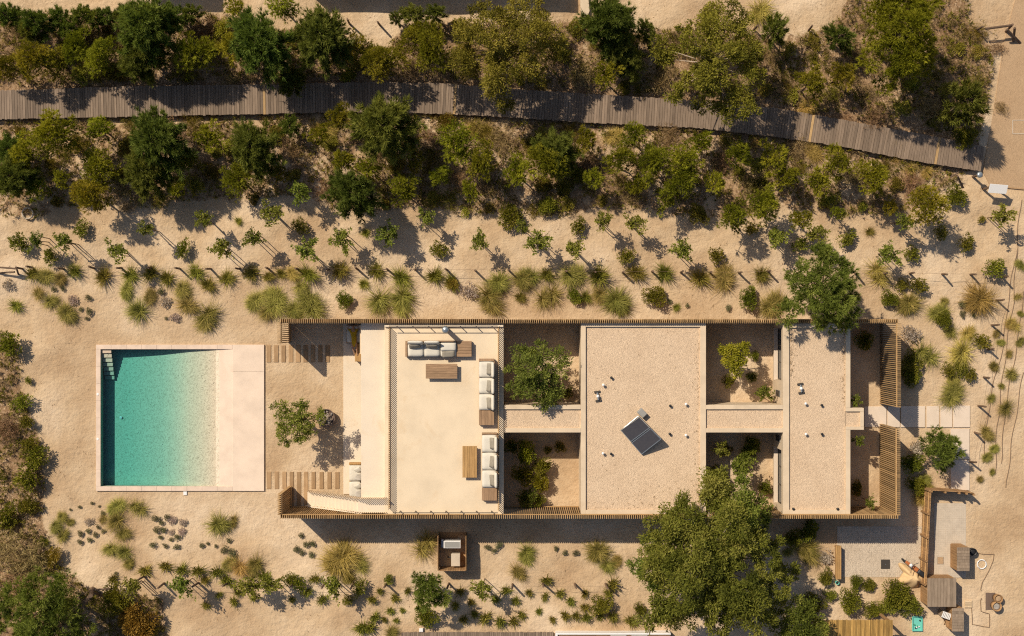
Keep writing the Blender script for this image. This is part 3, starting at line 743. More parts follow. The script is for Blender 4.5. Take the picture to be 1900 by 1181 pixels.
# paved yard, small setts
def setts(name, label, a, b_, c, d, step, mat, cutpoly=None):
    e = empty(name, (X(a), Y(d), 0)); tag(e, label, kind='structure')
    MB().box(0, X(b_)-X(a), 0, Y(c)-Y(d), -.05, .017).build('bedding', M['grit'], e)
    m = MB(); r = random.Random(3); w = X(b_)-X(a); h = Y(c)-Y(d); nx_ = int(w/step); ny_ = int(h/step)
    for i in range(nx_):
        for j in range(ny_):
            q = r.uniform(-.006, .006)
            m.box(i*w/nx_+.003, (i+1)*w/nx_-.003, j*h/ny_+.003, (j+1)*h/ny_-.003, .0, .022+q*.4)
    tag(m.build('setts', mat, e), kind='stuff')
setts('yard_paving', 'grey sett paving of the yard behind the house', 1553, 1713, 977, 1071, 0.12, M['grit'])
setts('yard_paving', 'pale sett paving east of the timber yard fence', 1733, 1792, 934, 1072, 0.12, M['concrete'])

# ------------------------------------------------------------------ furniture on the roof terrace
def under(parent, mb, name, mat, smooth=False):
    o = mb.build(name, mat, parent, smooth); return o
def T3(px, py, z=ZT): return (X(px, z), Y(py, z), z)
def rotM(loc, rx=0, ry=0, rz=0): return Matrix.Translation(loc) @ Euler((rx, ry, rz)).to_matrix().to_4x4()
def sofa(name, label, loc, rz, n, w=0.875, dep=0.86, end_left=0.13, table=0.78, slump=None, pillow=True, cat='sofa', group=None, back=True, base=True):
    """modular sofa: x runs along the seat row, back towards +y"""
    s = empty(name, loc, rz); tag(s, label, cat, group)
    L = n*w
    under(s, MB().cbox(-end_left, L+(table if table else 0), -dep/2, dep/2, 0.07, 0.20, 0.012), 'base', M['teak'])
    for fx in (0.05, L-0.05): 
        for fy in (-dep/2+.08, dep/2-.08): under(s, MB().box(fx-.03, fx+.03, fy-.03, fy+.03, 0, .069), 'foot', M['steel'])
    if end_left > 0: under(s, MB().cbox(-end_left, -0.01, -dep/2, dep/2, .201, .33, .01), 'end_board', M['teak'])
    if table:
        nb = 5
        tp = under(s, MB().box(L+.03, L+table-.02, -dep/2+.02, dep/2-.02, .201, .31), 'end_table', M['teak'])
        for i in range(nb):
            a = -dep/2+dep*i/nb; under(tp, MB().cbox(L+.01, L+table, a+.004, a+dep/nb-.004, .3105, .345, .005), 'board', M['teak'])
    for i in range(n):
        a, b_ = i*w+.008, (i+1)*w-.008
        under(s, MB().cushion(a, b_, -dep/2+.005, dep/2-.01, .201, .40, n=8, puff=.18), 'seat_cushion', M['cushion'], True)
        if back:
            if slump == i:
                under(s, MB().cushion(a+.01, b_-.01, -.10, dep/2-.09, .36, .52, n=8, puff=.3), 'back_cushion', M['cushion'], True)
                under(s, MB().cushion(-.34, .34, -.17, .17, -.05, .05, rotM((a+.44, -.28, .45), .15, 0, .06), n=6, puff=.6), 'pillow', M['pillow'], True)
            else:
                under(s, MB().cushion(-.41, .41, -.30, .30, -.085, .085, rotM(((a+b_)/2, dep/2-.10, .62), math.radians(76), 0, 0), n=8, puff=.35), 'back_cushion', M['cushion'], True)
                if pillow: under(s, MB().cushion(-.30, .30, -.20, .20, -.07, .07, rotM(((a+b_)/2+.04*(i-1), dep/2-.27, .57), math.radians(58), 0, rnd.uniform(-.1, .1)), n=6, puff=.7), 'pillow', M['pillow'], True)
    if back:
        under(s, MB().box(-.0, L, dep/2-.02, dep/2+.025, .201, .50), 'back_board', M['teak'])
    return s
# x = run; rz chosen so that the back faces the terrace edge
sofa('sofa', 'three-seat cream sofa by the north rail, one back cushion fallen flat', T3(757.5, 647.5), 0, 3, 0.875, 0.84, 0.13, 0.80, slump=2)
sofa('sofa', 'cream three-seat sofa on the east edge, nearest the north rail', T3(903, 670.5), -math.pi/2, 3, 0.875, 0.82, 0.14, 0.80)
sofa('sofa', 'cream three-seat sofa on the east edge, nearest the south rail', T3(908.5, 806), -math.pi/2, 3, 0.95, 0.82, 0.10, 0.68)
def coffee_table(label, px0, px1, py0, py1, mat, along):
    a, b_, c, d = X(px0, 2.9), X(px1, 2.9), Y(py1, 2.9), Y(py0, 2.9)
    t = empty('coffee_table', ((a+b_)/2, (c+d)/2, ZT)); tag(t, label, 'table'); hx, hy = (b_-a)/2, (d-c)/2
    n = 6
    top = under(t, MB().box(-hx+.03, hx-.03, -hy+.03, hy-.03, .23, .27), 'table_top', mat)
    for i in range(n):
        if along == 'X': y_ = -hy+2*hy*i/n; under(top, MB().cbox(-hx, hx, y_+.003, y_+2*hy/n-.003, .271, .31, .005), 'board', mat)
        else: x_ = -hx+2*hx*i/n; under(top, MB().cbox(x_+.003, x_+2*hx/n-.003, -hy, hy, .271, .31, .005), 'board', mat)
    for sx in (-1, 1):
        for sy in (-1, 1): under(t, MB().box(sx*(hx-.12)-.045, sx*(hx-.12)+.045, sy*(hy-.1)-.045, sy*(hy-.1)+.045, 0, .229), 'leg', mat)
coffee_table('weathered grey-brown coffee table in front of the north sofa', 790, 848.5, 675.5, 703, M['teak'], 'X')
coffee_table('golden brown coffee table beside the south-east sofa', 858, 885, 828, 886.5, M['teak_y'], 'Y')
ch = empty('chimney_pipe', (X(829, ZT), Y(611, ZT)-.02, ZT)); tag(ch, 'grey metal chimney pipe with round cap by the terrace rail', 'chimney')
under(ch, MB().lathe([(0.13, 0), (0.13, 1.15)], 18), 'pipe', M['zinc'], True)
under(ch, MB().lathe([(0.16, 1.152), (0.185, 1.18), (0.185, 1.30), (0.12, 1.37), (0.02, 1.40)], 20), 'cap', M['zinc'], True)

# ground lounge, daybeds
def daybed(label, loc, rz=0.0):
    s = empty('daybed', loc, rz); tag(s, label, 'daybed'); return s
d1 = daybed('shaded daybed with pale mattress against the north-west screen', (X(642.5, .3), Y(603.5, .3), .06))
under(d1, MB().cbox(0, 1.5, -1.02, 0, 0, .22, .01), 'base', M['teak'])
under(d1, MB().cbox(.5, 1.5, -2.0, -1.025, 0, .36, .01), 'bench_end', M['teak_y'])
under(d1, MB().cushion(.03, 1.5, -.98, -.22, .221, .38, n=8, puff=.2), 'mattress', M['cushion'], True)
under(d1, MB().cushion(.0, .95, -.25, -.02, .3, .50, n=8, puff=.4), 'bolster', M['cushion'], True)
under(d1, MB().cushion(.92, 1.5, -.25, -.02, .3, .50, n=8, puff=.4), 'bolster', M['cushion'], True)
under(d1, MB().cbox(.5, 1.5, -2.04, -1.05, .3605, .385, .008), 'bench_top', M['teak_y'])
d2 = daybed('sunlit two-seat daybed with twisted grey pillows beside the stair', (X(648, .3), Y(925, .3), .06))
under(d2, MB().cbox(0, 1.6, 0, 2.0, 0, .20, .01), 'base', M['teak_y'])
under(d2, MB().cbox(0, .66, 1.90, 2.0, .201, .40, .01), 'end_board', M['teak_y'])
for k in range(2):
    under(d2, MB().cushion(.01, .72, .04+k*.93, .95+k*.93, .201, .38, n=8, puff=.18), 'seat_cushion', M['cushion'], True)
    under(d2, MB().cushion(-.29, .29, -.19, .19, -.06, .06, rotM((.57, .30+k*.93, .50), 0, math.radians(62), 1.4), n=6, puff=.7), 'pillow', M['daybed_grey'], True)
    under(d2, MB().cushion(-.22, .22, -.16, .16, -.06, .06, rotM((.52, .68+k*.93, .45), .4, -.5, .5), n=6, puff=.75), 'pillow', M['cushion'], True)

# person lying on the shaded daybed, hands behind the head
def skin_body(name, pts, edges, radii, mat, root=0, sub=2):
    me = bpy.data.meshes.new(name); me.from_pydata(pts, edges, []); me.materials.append(mat)
    o = bpy.data.objects.new(name, me); COL.objects.link(o)
    o.modifiers.new('skin', 'SKIN'); sd = o.modifiers.new('sub', 'SUBSURF'); sd.levels = sub; sd.render_levels = sub
    for i, r in enumerate(radii):
        sv = me.skin_vertices[0].data[i]; sv.radius = (r, r) if not isinstance(r, tuple) else r
        sv.use_root = (i == root)
    dg = bpy.context.evaluated_depsgraph_get(); em = bpy.data.meshes.new_from_object(o.evaluated_get(dg)); em.name = name
    bpy.data.objects.remove(o); em.polygons.foreach_set('use_smooth', [True]*len(em.polygons))
    if not em.materials: em.materials.append(mat)
    return em
pe = empty('person', (X(655.5, .5), Y(612, .5), .47)); tag(pe, 'person in mustard yellow lying on shaded daybed, hands behind head', 'person')
pts = [(0.06,-.62,.06),(0.04,-.40,.08),(0.02,-.18,.09),(0.0,-.02,.09),(0,.06,.13),(0,.16,.17),(0,.27,.17),   # pelvis..head
       (-.18,-.03,.08),(-.36,.08,.05),(-.14,.22,.06),  (.18,-.03,.08),(.36,.08,.05),(.14,.22,.06),
       (-.03,-.66,.05),(-.02,-1.02,.17),(.06,-1.30,.0), (.15,-.66,.05),(.20,-1.02,.20),(.22,-1.34,.0),
       (.05,-1.42,-.02),(.23,-1.46,-.02)]
edg = [(0,1),(1,2),(2,3),(3,4),(4,5),(5,6),(3,7),(7,8),(8,9),(3,10),(10,11),(11,12),(0,13),(13,14),(14,15),(0,16),(16,17),(17,18),(15,19),(18,20)]
rad = [(.15,.10),(.14,.09),(.16,.10),(.12,.08),.055,.085,.085,.055,.045,.035,.055,.045,.035,.085,.06,.04,.085,.06,.04,.035,.035]
body = inst('body', skin_body('body', pts, edg, rad, M['skin']), pe)
dpts = [pts[i] for i in (0,1,2,3,7,10,13,16)]+[(-.28,.03,.07),(.28,.03,.07),(0.06,-.98,.12)]
dr = [(.185,.13),(.16,.115),(.185,.12),(.15,.10),.075,.075,.10,.10,.065,.065,(.15,.09)]
inst('dress', skin_body('dress', dpts, [(0,1),(1,2),(2,3),(3,4),(4,8),(3,5),(5,9),(0,6),(0,7),(0,10)], dr, M['yellow']), pe)
hm = MB().lathe([(.01,-.02),(.085,.0),(.108,.06),(.105,.12),(.06,.165),(.01,.175)], 14)
hair = hm.build('hair', M['hair'], pe, True, loc=(0, .24, .15)); hair.rotation_euler = (math.radians(-75), 0, 0)
for sx in (-1, 1):
    hb = MB()
    for q in range(4): hb.tube([(sx*.13, .22, .05), (sx*(.10-.01*q), .25+.012*q, .045+.012*q), (sx*(.055-.01*q), .27+.012*q, .05+.01*q)], .011, .008, 5)
    hb.tube([(sx*.135, .20, .06), (sx*.10, .20, .09), (sx*.07, .21, .10)], .011, .008, 5)
    hb.build('fingers', M['skin'], pe, True)

# fire bowl by the small tree
fb = empty('fire_bowl', (X(605, .3), Y(776, .3), 0)); tag(fb, 'round dark fire bowl of grey stones beside the little tree', 'bowl')
under(fb, MB().lathe([(.30, 0), (.44, .12), (.50, .30), (.52, .40), (.475, .40), (.45, .26), (.3, .22)], 28), 'bowl', M['bowl'], True)
rs = random.Random(8)
for k in range(22):
    a = rs.uniform(0, 6.28); r = .38*math.sqrt(rs.random()); s_ = rs.uniform(.05, .10)
    m = MB().lathe([(s_*.3, -s_*.6), (s_, -s_*.2), (s_*.9, s_*.3), (s_*.3, s_*.6)], 7)
    o = m.build('stone', M['stone'], fb, loc=(r*math.cos(a), r*math.sin(a), .27+.04*rs.random())); o.rotation_euler = (rs.uniform(-.6, .6), rs.uniform(-.6, .6), rs.uniform(0, 6))
    o.scale = (1, rs.uniform(.5, .9), rs.uniform(.5, .9))
for k in range(7):
    a = rs.uniform(0, 3.14); l = rs.uniform(.18, .32); c = (rs.uniform(-.12, .12), rs.uniform(-.12, .12), .37+.02*k*.5)
    MB().tube([(c[0]-l*math.cos(a), c[1]-l*math.sin(a), c[2]), (c[0], c[1], c[2]+.02), (c[0]+l*math.cos(a), c[1]+l*math.sin(a), c[2]-.01)], .035, .025, 6).build('log', M['palebark'], fb)

# ------------------------------------------------------------------ on the gravel roofs
def roofpt(px, py): return (X(px, ZG), Y(py, ZG), ZG)
so = empty('solar_collector', roofpt(1190, 812)); tag(so, 'tilted two-panel dark solar collector on the gravel roof', 'solar panel')
bl = Vector(so.location)
zl, zh = ZG+0.10, ZG+0.72
c1 = Vector((X(1151.7, zl), Y(798, zl), zl)); c4 = Vector((X(1191, zl), Y(843, zl), zl))
c2 = Vector((X(1187, zh), Y(773, zh), zh)); c3 = Vector((X(1227.6, zh), Y(814.4, zh), zh))
def lerp4(u, v): return (c1*(1-u)+c4*u)*(1-v)+(c2*(1-u)+c3*u)*v
nrm_ = (c4-c1).cross(c2-c1).normalized()
def panel(u0, u1, name, mat, t=.06, inset=0.0, parent=None, lift=0.0, v0=0.0, v1=1.0):
    q = [lerp4(u0+inset, v0+inset), lerp4(u1-inset, v0+inset), lerp4(u1-inset, v1-inset), lerp4(u0+inset, v1-inset)]
    m = MB(); m.v = [tuple(p-bl+nrm_*lift) for p in q]+[tuple(p-bl+nrm_*(lift+t)) for p in q]
    m.f = [(3,2,1,0),(4,5,6,7),(0,1,5,4),(1,2,6,5),(2,3,7,6),(3,0,4,7)]
    return m.build(name, mat, parent or so)
for (u0, u1) in ((0, .485), (.515, 1.0)):
    p = panel(u0, u1, 'panel', M['panel'], .06)
    for (a, b_, c, d) in ((u0, u1, 0, .025), (u0, u1, .975, 1), (u0, u0+.02, .026, .974), (u1-.02, u1, .026, .974)):
        panel(a, b_, 'edge_trim', M['grey'] if a == 0 else M['zinc'], .012, 0, p, .0605, c, d)
for u in (.02, .98):
    top = lerp4(u, .98)-bl; low = lerp4(u, .02)-bl
    MB().tube([tuple(top), (top.x, top.y, 0)], .022, n=6).build('leg', M['zinc'], so)
    MB().tube([(top.x, top.y, .02), (low.x, low.y, .02)], .02, n=6).build('foot_rail', M['zinc'], so)
a, b_ = lerp4(.02, 1)-bl, lerp4(.98, 1)-bl
MB().tube([(a.x, a.y, .05), (b_.x, b_.y, zh-ZG-.05)], .012, n=5).build('brace', M['zinc'], so)
bxm = MB().cbox(-.22, .22, -.17, .17, 0, .34, .02); o = bxm.build('pump_box', M['grey'], so, loc=(X(1191.5, ZG+.3)-bl.x, Y(767, ZG+.3)-bl.y, .0)); o.rotation_euler = (0, 0, -.8)
vent_lab = {(1119,714.5):'white roof vent at the west side of the middle gravel roof', (1272,750):'white roof vent near the east parapet, north-east of the solar collector', (1272,807.5):'white roof vent near the east parapet, level with the solar collector',
            (1118.5,841):'white roof vent south-west of the solar collector', (1493.5,749):'white roof vent on the east roof, north of the link roof axis', (1494,805.5):'white roof vent on the east roof, south of the link roof axis'}
for (px, py), lab in vent_lab.items():
    v = empty('roof_vent', roofpt(px, py)); tag(v, lab, 'vent', 'white mushroom vents on the gravel roofs')
    under(v, MB().lathe([(.04, 0), (.04, .16)], 12), 'pipe', M['white'], True); under(v, MB().lathe([(.05, .161), (.078, .175), (.075, .21), (.02, .24)], 14), 'cap', M['white'], True)
stub_lab = {(1134,701):'short dark pipe stub north-west on the middle roof', (1243,753):'short dark pipe stub between vent and middle of the roof', (1242,805):'short dark pipe stub right of the solar collector', (1133.5,842):'dark round pipe beside the south-west roof vent',
            (1523.5,752):'short dark pipe stub on the east roof, north one', (1524,805.5):'short dark pipe stub on the east roof, south one', (1471,944):'small dark drain outlet at the south-west corner of the east roof', (1553,944):'small dark drain outlet at the south-east corner of the east roof'}
for (px, py), lab in stub_lab.items():
    v = empty('pipe_stub', roofpt(px, py)); tag(v, lab, 'pipe', 'dark pipe stubs on the gravel roofs')
    under(v, MB().lathe([(.045, 0), (.045, .14)], 10), 'pipe', M['steel'], True); under(v, MB().lathe([(.075, .1405), (.075, .17), (.02, .2)], 10), 'cap', M['black'], True)
for (px, py), lab in {(1109,735.5):'small steel fan unit on two feet on the middle roof', (1485.5,721):'small steel fan unit on two feet on the east roof'}.items():
    v = empty('roof_fan', roofpt(px, py), .15); tag(v, lab, 'fan')
    for s in (-1, 1): under(v, MB().cbox(-.16, .16, s*.24-.05, s*.24+.05, 0, .09, .01), 'foot', M['steel'])
    under(v, MB().tube([(0, -.2, .13), (0, .2, .13)], .045, n=8), 'axle', M['zinc']); under(v, MB().lathe([(.07, .06), (.085, .1), (.085, .2), (.03, .25)], 12), 'motor', M['white'], True)

# ------------------------------------------------------------------ machine enclosure south of the house
def at(px, py, z=0): return (X(px, z), Y(py, z), z)
en = empty('machine_enclosure', at(838, 1028, 0)); tag(en, 'open timber enclosure around machines, south of the long screen', 'enclosure'); eb = Vector(en.location)
hE = 1.15
xw, xe, yn, ys2 = X(812.5, hE), X(864.5, hE), Y(995, hE), Y(1059.5, hE)
def board_wall(parent, p, q, h, mat, off, n=None, th=.04, w=.14, z0=-.1):
    p, q = Vector((*p, 0)), Vector((*q, 0)); L = (q-p).length; ang = math.atan2(q.y-p.y, q.x-p.x); n = n or max(1, int(round(L/w)))
    me = MB().cbox(.004, L/n-.004, -th/2, th/2, 0, 1, .004).mesh('board', mat); u = (q-p)/L; rr = random.Random(int(L*100))
    for i in range(n):
        pos = p+u*(L*i/n)-off; inst('board', me, parent, (pos.x, pos.y, z0), (0, 0, ang), (1, 1, h-z0+rr.uniform(-.012, .012)))
for (p, q) in (((xw, yn), (xw, ys2)), ((xe, yn), (xe, ys2)), ((xw+.03, ys2), (xe-.03, ys2))): board_wall(en, p, q, hE, M['brownwood'], eb)
MB().box(xw+.03-eb.x, xe-.03-eb.x, ys2+.03-eb.y, yn-eb.y, -.1, .03).build('floor', M['brownwood'], en)
pu = empty('heat_pump', at(839, 1011, .8)); pu.location.z = .03; tag(pu, 'white heat pump with grey top inside the timber enclosure', 'machine')
under(pu, MB().cbox(-.47, .47, -.2, .2, .05, .8, .02), 'casing', M['white']); under(pu, MB().box(-.42, .42, -.16, .16, .8005, .81), 'top_panel', M['grey'])
under(pu, MB().cbox(-.62, -.475, -.18, .18, .05, .72, .02), 'side_box', M['bluegrey']); under(pu, MB().cbox(-.60, -.50, .19, .28, .5, .75, .015), 'valve', M['white'])
for s in (-1, 1): under(pu, MB().box(s*.35-.04, s*.35+.04, -.2, .2, 0, .049), 'foot', M['black'])
fl = empty('filter_box', at(845.5, 1039.5, .6)); fl.location.z = .03; tag(fl, 'grey square filter box with lid inside the timber enclosure', 'machine')
under(fl, MB().cbox(-.23, .23, -.33, .33, 0, .56, .02), 'box', M['concrete']); under(fl, MB().cbox(-.25, .25, -.35, .35, .561, .61, .02), 'lid', M['concrete'])
under(fl, MB().tube([(-.24, .1, .3), (-.45, .1, .3), (-.45, .1, .02)], .035, n=8), 'pipe', M['black'])

# ------------------------------------------------------------------ south-east yard
be = empty('timber_bench', at(1553, 1044, 0)); tag(be, 'long narrow timber bench wall at the west side of the yard', 'bench'); bb2 = Vector(be.location)
for i in range(3):
    MB().cbox(X(1551+3.4*i, .55)-bb2.x, X(1554.2+3.4*i, .55)-bb2.x, Y(1075.5, .55)-bb2.y, Y(1013, .55)-bb2.y, .50, .55, .006).build('board', M['teak_y'], be)
for yy in (1016, 1044, 1072): MB().box(X(1552, .4)-bb2.x, X(1560.5, .4)-bb2.x, Y(yy+1.5, .4)-bb2.y, Y(yy-1.5, .4)-bb2.y, -.05, .499).build('leg', M['brownwood'], be)
MB().box(X(1552, .4)-bb2.x+.02, X(1552, .4)-bb2.x+.06, Y(1070, .4)-bb2.y, Y(1018, .4)-bb2.y, .05, .48).build('panel', M['brownwood'], be)
hF = 1.1
def fence(label, p, q, h=hF, posts=3):
    p, q = (X(p[0], h), Y(p[1], h)), (X(q[0], h), Y(q[1], h)); f_ = empty('board_fence', (p[0], p[1], 0)); tag(f_, label, 'fence', 'board fences of the yard'); off = Vector((p[0], p[1], 0))
    board_wall(f_, p, q, h, M['brownwood'], off)
    P, Q = Vector((*p, 0)), Vector((*q, 0)); d = (Q-P).normalized(); n_ = Vector((-d.y, d.x, 0))
    for i in range(posts):
        c = P+(Q-P)*(i/(posts-1))-off-n_*.075; MB().box(c.x-.045, c.x+.045, c.y-.045, c.y+.045, -.1, h+.05).build('post', M['brownwood'], f_)
    for z in (.3, h-.2): MB().tube([tuple(P-off-n_*.045+Vector((0, 0, z))), tuple(Q-off-n_*.045+Vector((0, 0, z)))], .03, n=4).build('rail', M['rail'], f_)
    return f_
fence('tall board fence running north-south through the yard', (1727.5, 911), (1719, 1086), posts=5)
fence('board fence along the north edge of the pale yard paving', (1728.5, 910), (1780, 913))
fence('short low fence piece ending beside the lower entrance slab', (1780, 912), (1808, 916), 1.0)
def bin_shed(label, x0_, x1_, y0_, y1_, h, along, nb, slope=0.0):
    a, b_, c, d = X(x0_, h), X(x1_, h), Y(y1_, h), Y(y0_, h); e = empty('bin_shed', ((a+b_)/2, (c+d)/2, 0)); tag(e, label, 'shed', 'timber bin sheds in the yard'); off = Vector(e.location)
    hx, hy = (b_-a)/2, (d-c)/2
    for (p, q) in (((a, c), (a, d)), ((b_, c), (b_, d)), ((a+.025, c), (b_-.025, c)), ((a+.025, d), (b_-.025, d))): board_wall(e, p, q, h-.03, M['brownwood'], off, w=.16)
    lid = MB().box(-hx, hx, -hy, hy, h-.028, h-.002).build('lid', M['greywood'], e)
    for i in range(nb):
        if along == 'Y': w_ = 2*hx/nb; MB().cbox(-hx-.03*(i == 0)+i*w_+.004, -hx+(i+1)*w_-.004, -hy-.05, hy+.05, h, h+.03+.004*(i % 2), .004).build('lid_board', M['greywood'], lid)
        else: w_ = 2*hy/nb; MB().cbox(-hx-.05, hx+.05, -hy+i*w_+.004, -hy+(i+1)*w_-.004, h, h+.03+.004*(i % 2), .004).build('lid_board', M['greywood'], lid)
    return e
bin_shed('narrow timber bin shed on the sand, beside the black bucket', 1777, 1797, 1016, 1060, 1.05, 'X', 8)
bin_shed('largest timber bin shed with a square grey board lid', 1721.5, 1774, 1075, 1124.5, 1.1, 'Y', 9)
bin_shed('southernmost timber bin shed next to leaning clutter', 1768, 1786.5, 1129, 1172, 1.0, 'X', 8)
def ground_box(name, label, cat, px, py, hx, hy, h, mat, rz=0):
    o = MB().cbox(-hx, hx, -hy, hy, 0, h, min(.01, h/3)).build(name, mat, None, loc=(X(px), Y(py), .035), rot=(0, 0, rz)); return tag(o, label, cat)
mh = empty('manhole_cover', (X(1642.5), Y(1047), .03)); tag(mh, 'dark square manhole cover in the grey sett paving', 'manhole')
MB().cbox(-.25, .25, -.26, .26, 0, .02, .004).build('lid', M['steel'], mh); MB().lathe([(.02, .0205), (.02, .03)], 8).build('lifting_eye', M['zinc'], mh)
mh = empty('manhole_cover', (X(1744.5), Y(1040), .03)); tag(mh, 'tan square manhole cover in the pale paving by the fence', 'manhole')
MB().cbox(-.17, .17, -.19, .19, 0, .02, .004).build('lid', M['path'], mh); MB().box(-.185, .185, -.205, .205, -.01, .012).build('frame', M['grey'], mh)
def bucket(name, label, px, py, r, h, mat, fill, cat):
    e = empty(name, (X(px, h), Y(py, h), 0)); tag(e, label, cat)
    under(e, MB().lathe([(r*.85, 0), (r, h), (r*.86, h), (r*.80, h*.8), (r*.1, h*.78)], 22), 'body', mat, True)
    under(e, MB().lathe([(r*.80, h*.79), (r*.5, h*.84), (r*.05, h*.86)], 18), 'contents', fill, True); return e
bucket('bucket', 'round black bucket beside the narrow bin shed', 1806, 1025, .22, .35, M['black'], M['black'], 'bucket')
bucket('planter_tub', 'round wooden tub of soil, northern one by the doormat', 1853.5, 1112, .245, .42, M['brownwood'], M['path'], 'tub')
bucket('planter_tub', 'round wooden tub of stones and cuttings, southern one by the doormat', 1850.5, 1126.5, .27, .42, M['brownwood'], M['stone'], 'tub')
rg = MB()
for k in range(1): rg.tube([(.25*math.cos(t), .25*math.sin(t), .04) for t in np.linspace(0, 6.2832, 30)], .035, n=6)
tag(rg.build('pale_ring', M['white'], None, True, loc=(X(1821), Y(1047), 0)), 'pale round pipe ring lying on the sand by the bucket', 'ring')
rg = MB().tube([(.30*math.cos(t), .30*math.sin(t), .10) for t in np.linspace(0, 6.2832, 36)], .05, n=8)
tag(rg.build('well_ring', M['concrete'], None, True, loc=(X(55), Y(397), G(X(55), Y(397)))), 'pale concrete ring on the sand below dark trees, far left', 'ring')
mt = MB()
for k in range(7): mt.box(-.27+k*.077, -.27+k*.077+.07, -.48, .48, 0, .02)
tag(mt.build('doormat', M['bowl'], None, loc=(X(1837.5), Y(1116), .002)), 'dark brown slatted mat beside the two tubs', 'mat')
pl = empty('pallet', (X(1795.5), Y(1120.5), 0)); tag(pl, 'small pale timber pallet between bin sheds', 'pallet')
for k in range(4): MB().cbox(-.2, .2, -.2+k*.1, -.11+k*.1, .08, .10, .004).build('board', M['slat_pale'], pl)
for k in (-1, 0, 1): MB().box(k*.16-.03, k*.16+.03, -.2, .2, 0, .079).build('bearer', M['slat_pale'], pl)
# teal play tray with toys
tr = empty('play_tray', (X(1701), Y(1157), 0)); tag(tr, 'turquoise rectangular play tray with small dark toys', 'tray')
under(tr, MB().cbox(-.27, .27, -.40, .40, 0, .06, .01), 'tray', M['teal'])
rim = MB()
for s in (-1, 1): rim.box(s*.265-.02, s*.265+.02, -.41, .41, .061, .13); rim.box(-.244, .244, s*.39-.02, s*.39+.02, .061, .13)
under(tr, rim, 'rim', M['teal'])
rk = random.Random(4)
for k in range(6):
    o = MB().lathe([(.02, 0), (.05, .02), (.04, .06), (.01, .08)], 8).build('toy', [M['black'], M['white'], M['green']][k % 3], tr, loc=(rk.uniform(-.18, .18), rk.uniform(-.3, .3), .061))
for (px, py, lab) in ((1540, 1076, 'small green bucket at the south end of the bench'), (1554, 1082, 'small teal bucket just right of the green bucket')):
    bucket('bucket', lab, px, py, .11, .2, M['green'] if px < 1545 else M['teal'], M['black'], 'bucket')
# motorbike half under a tarpaulin
mo = empty('motorbike', (X(1697, .4), Y(1055, .4), .03), -.65); tag(mo, 'motorbike with orange panels half covered by a tarpaulin', 'motorbike')
for (cx_, nm) in ((-.55, 'wheel'), (.55, 'wheel')):
    w = MB().tube([(cx_+.27*math.cos(t), 0, .30+.27*math.sin(t)) for t in np.linspace(0, 6.2832, 24)], .055, n=7).build('wheel', M['rubber'], mo, True)
    hub = MB().tube([(cx_, -.05, .30), (cx_, .05, .30)], .07, n=10)
    for q in range(8): hub.tube([(cx_, 0, .30), (cx_+.25*math.cos(q*.785), 0, .30+.25*math.sin(q*.785))], .012, n=4)
    hub.build('spokes', M['zinc'], w)
under(mo, MB().cushion(-.35, .30, -.12, .12, .42, .68, n=8, puff=.5), 'tank', M['orange'], True)
under(mo, MB().cushion(.10, .75, -.13, .13, .62, .76, n=8, puff=.4), 'seat', M['black'], True)
under(mo, MB().cbox(-.25, .25, -.14, .14, .18, .45, .03), 'engine', M['grey'])
under(mo, MB().tube([(-.55, -.07, .3), (-.32, -.07, .82)], .025, n=6).tube([(-.55, .07, .3), (-.32, .07, .82)], .025, n=6), 'fork', M['zinc'])
under(mo, MB().tube([(-.22, -.36, .90), (-.33, -.15, .86), (-.33, .15, .86), (-.22, .36, .90)], .018, n=6), 'handlebar', M['black'])
under(mo, MB().lathe([(.02, 0), (.09, .02), (.1, .08), (.06, .12)], 12, (-.42, 0, .70)), 'headlamp', M['white'], True)
under(mo, MB().cbox(-.72, -.40, -.08, .08, .60, .63, .01).cbox(.40, .85, -.09, .09, .585, .615, .01), 'mudguard', M['orange'])
nx_, ny_ = 22, 18; tv = []; tf_ = []
poly_c = (X(1695, .3), Y(1072, .3))
for i in range(nx_+1):
    for j in range(ny_+1):
        u, w = i/nx_*2-1, j/ny_*2-1
        a = math.atan2(w, u); r = math.hypot(u, w)/max(1e-6, max(abs(math.cos(a)), abs(math.sin(a))))*1.0
        rr_ = max(abs(u), abs(w))
        R_ = .62+.12*math.sin(3*a+.5)+.09*math.sin(5*a)+.05*math.sin(9*a+1)
        xx = rr_*R_*1.35*math.cos(a); yy = rr_*R_*.95*math.sin(a)
        z = .62*max(0, 1-rr_**1.6)+.05*math.sin(7*a+2*rr_)*rr_*(1-rr_*.5)+.04+.06*math.sin(9*u+4*w)*(1-rr_)
        tv.append((xx, yy, max(.03, z)))
for i in range(nx_):
    for j in range(ny_):
        k = i*(ny_+1)+j; tf_.append((k, k+ny_+1, k+ny_+2, k+1))
tm = MB(); tm.v = tv; tm.f = tf_
tp = tm.build('tarpaulin', M['tarp'], None, True, loc=(poly_c[0], poly_c[1], 0.01), rot=(0, 0, -.55)); tag(tp, 'crumpled tan tarpaulin heaped against the yard fence', 'tarpaulin')
sm = tp.modifiers.new('thick', 'SOLIDIFY'); sm.thickness = .012
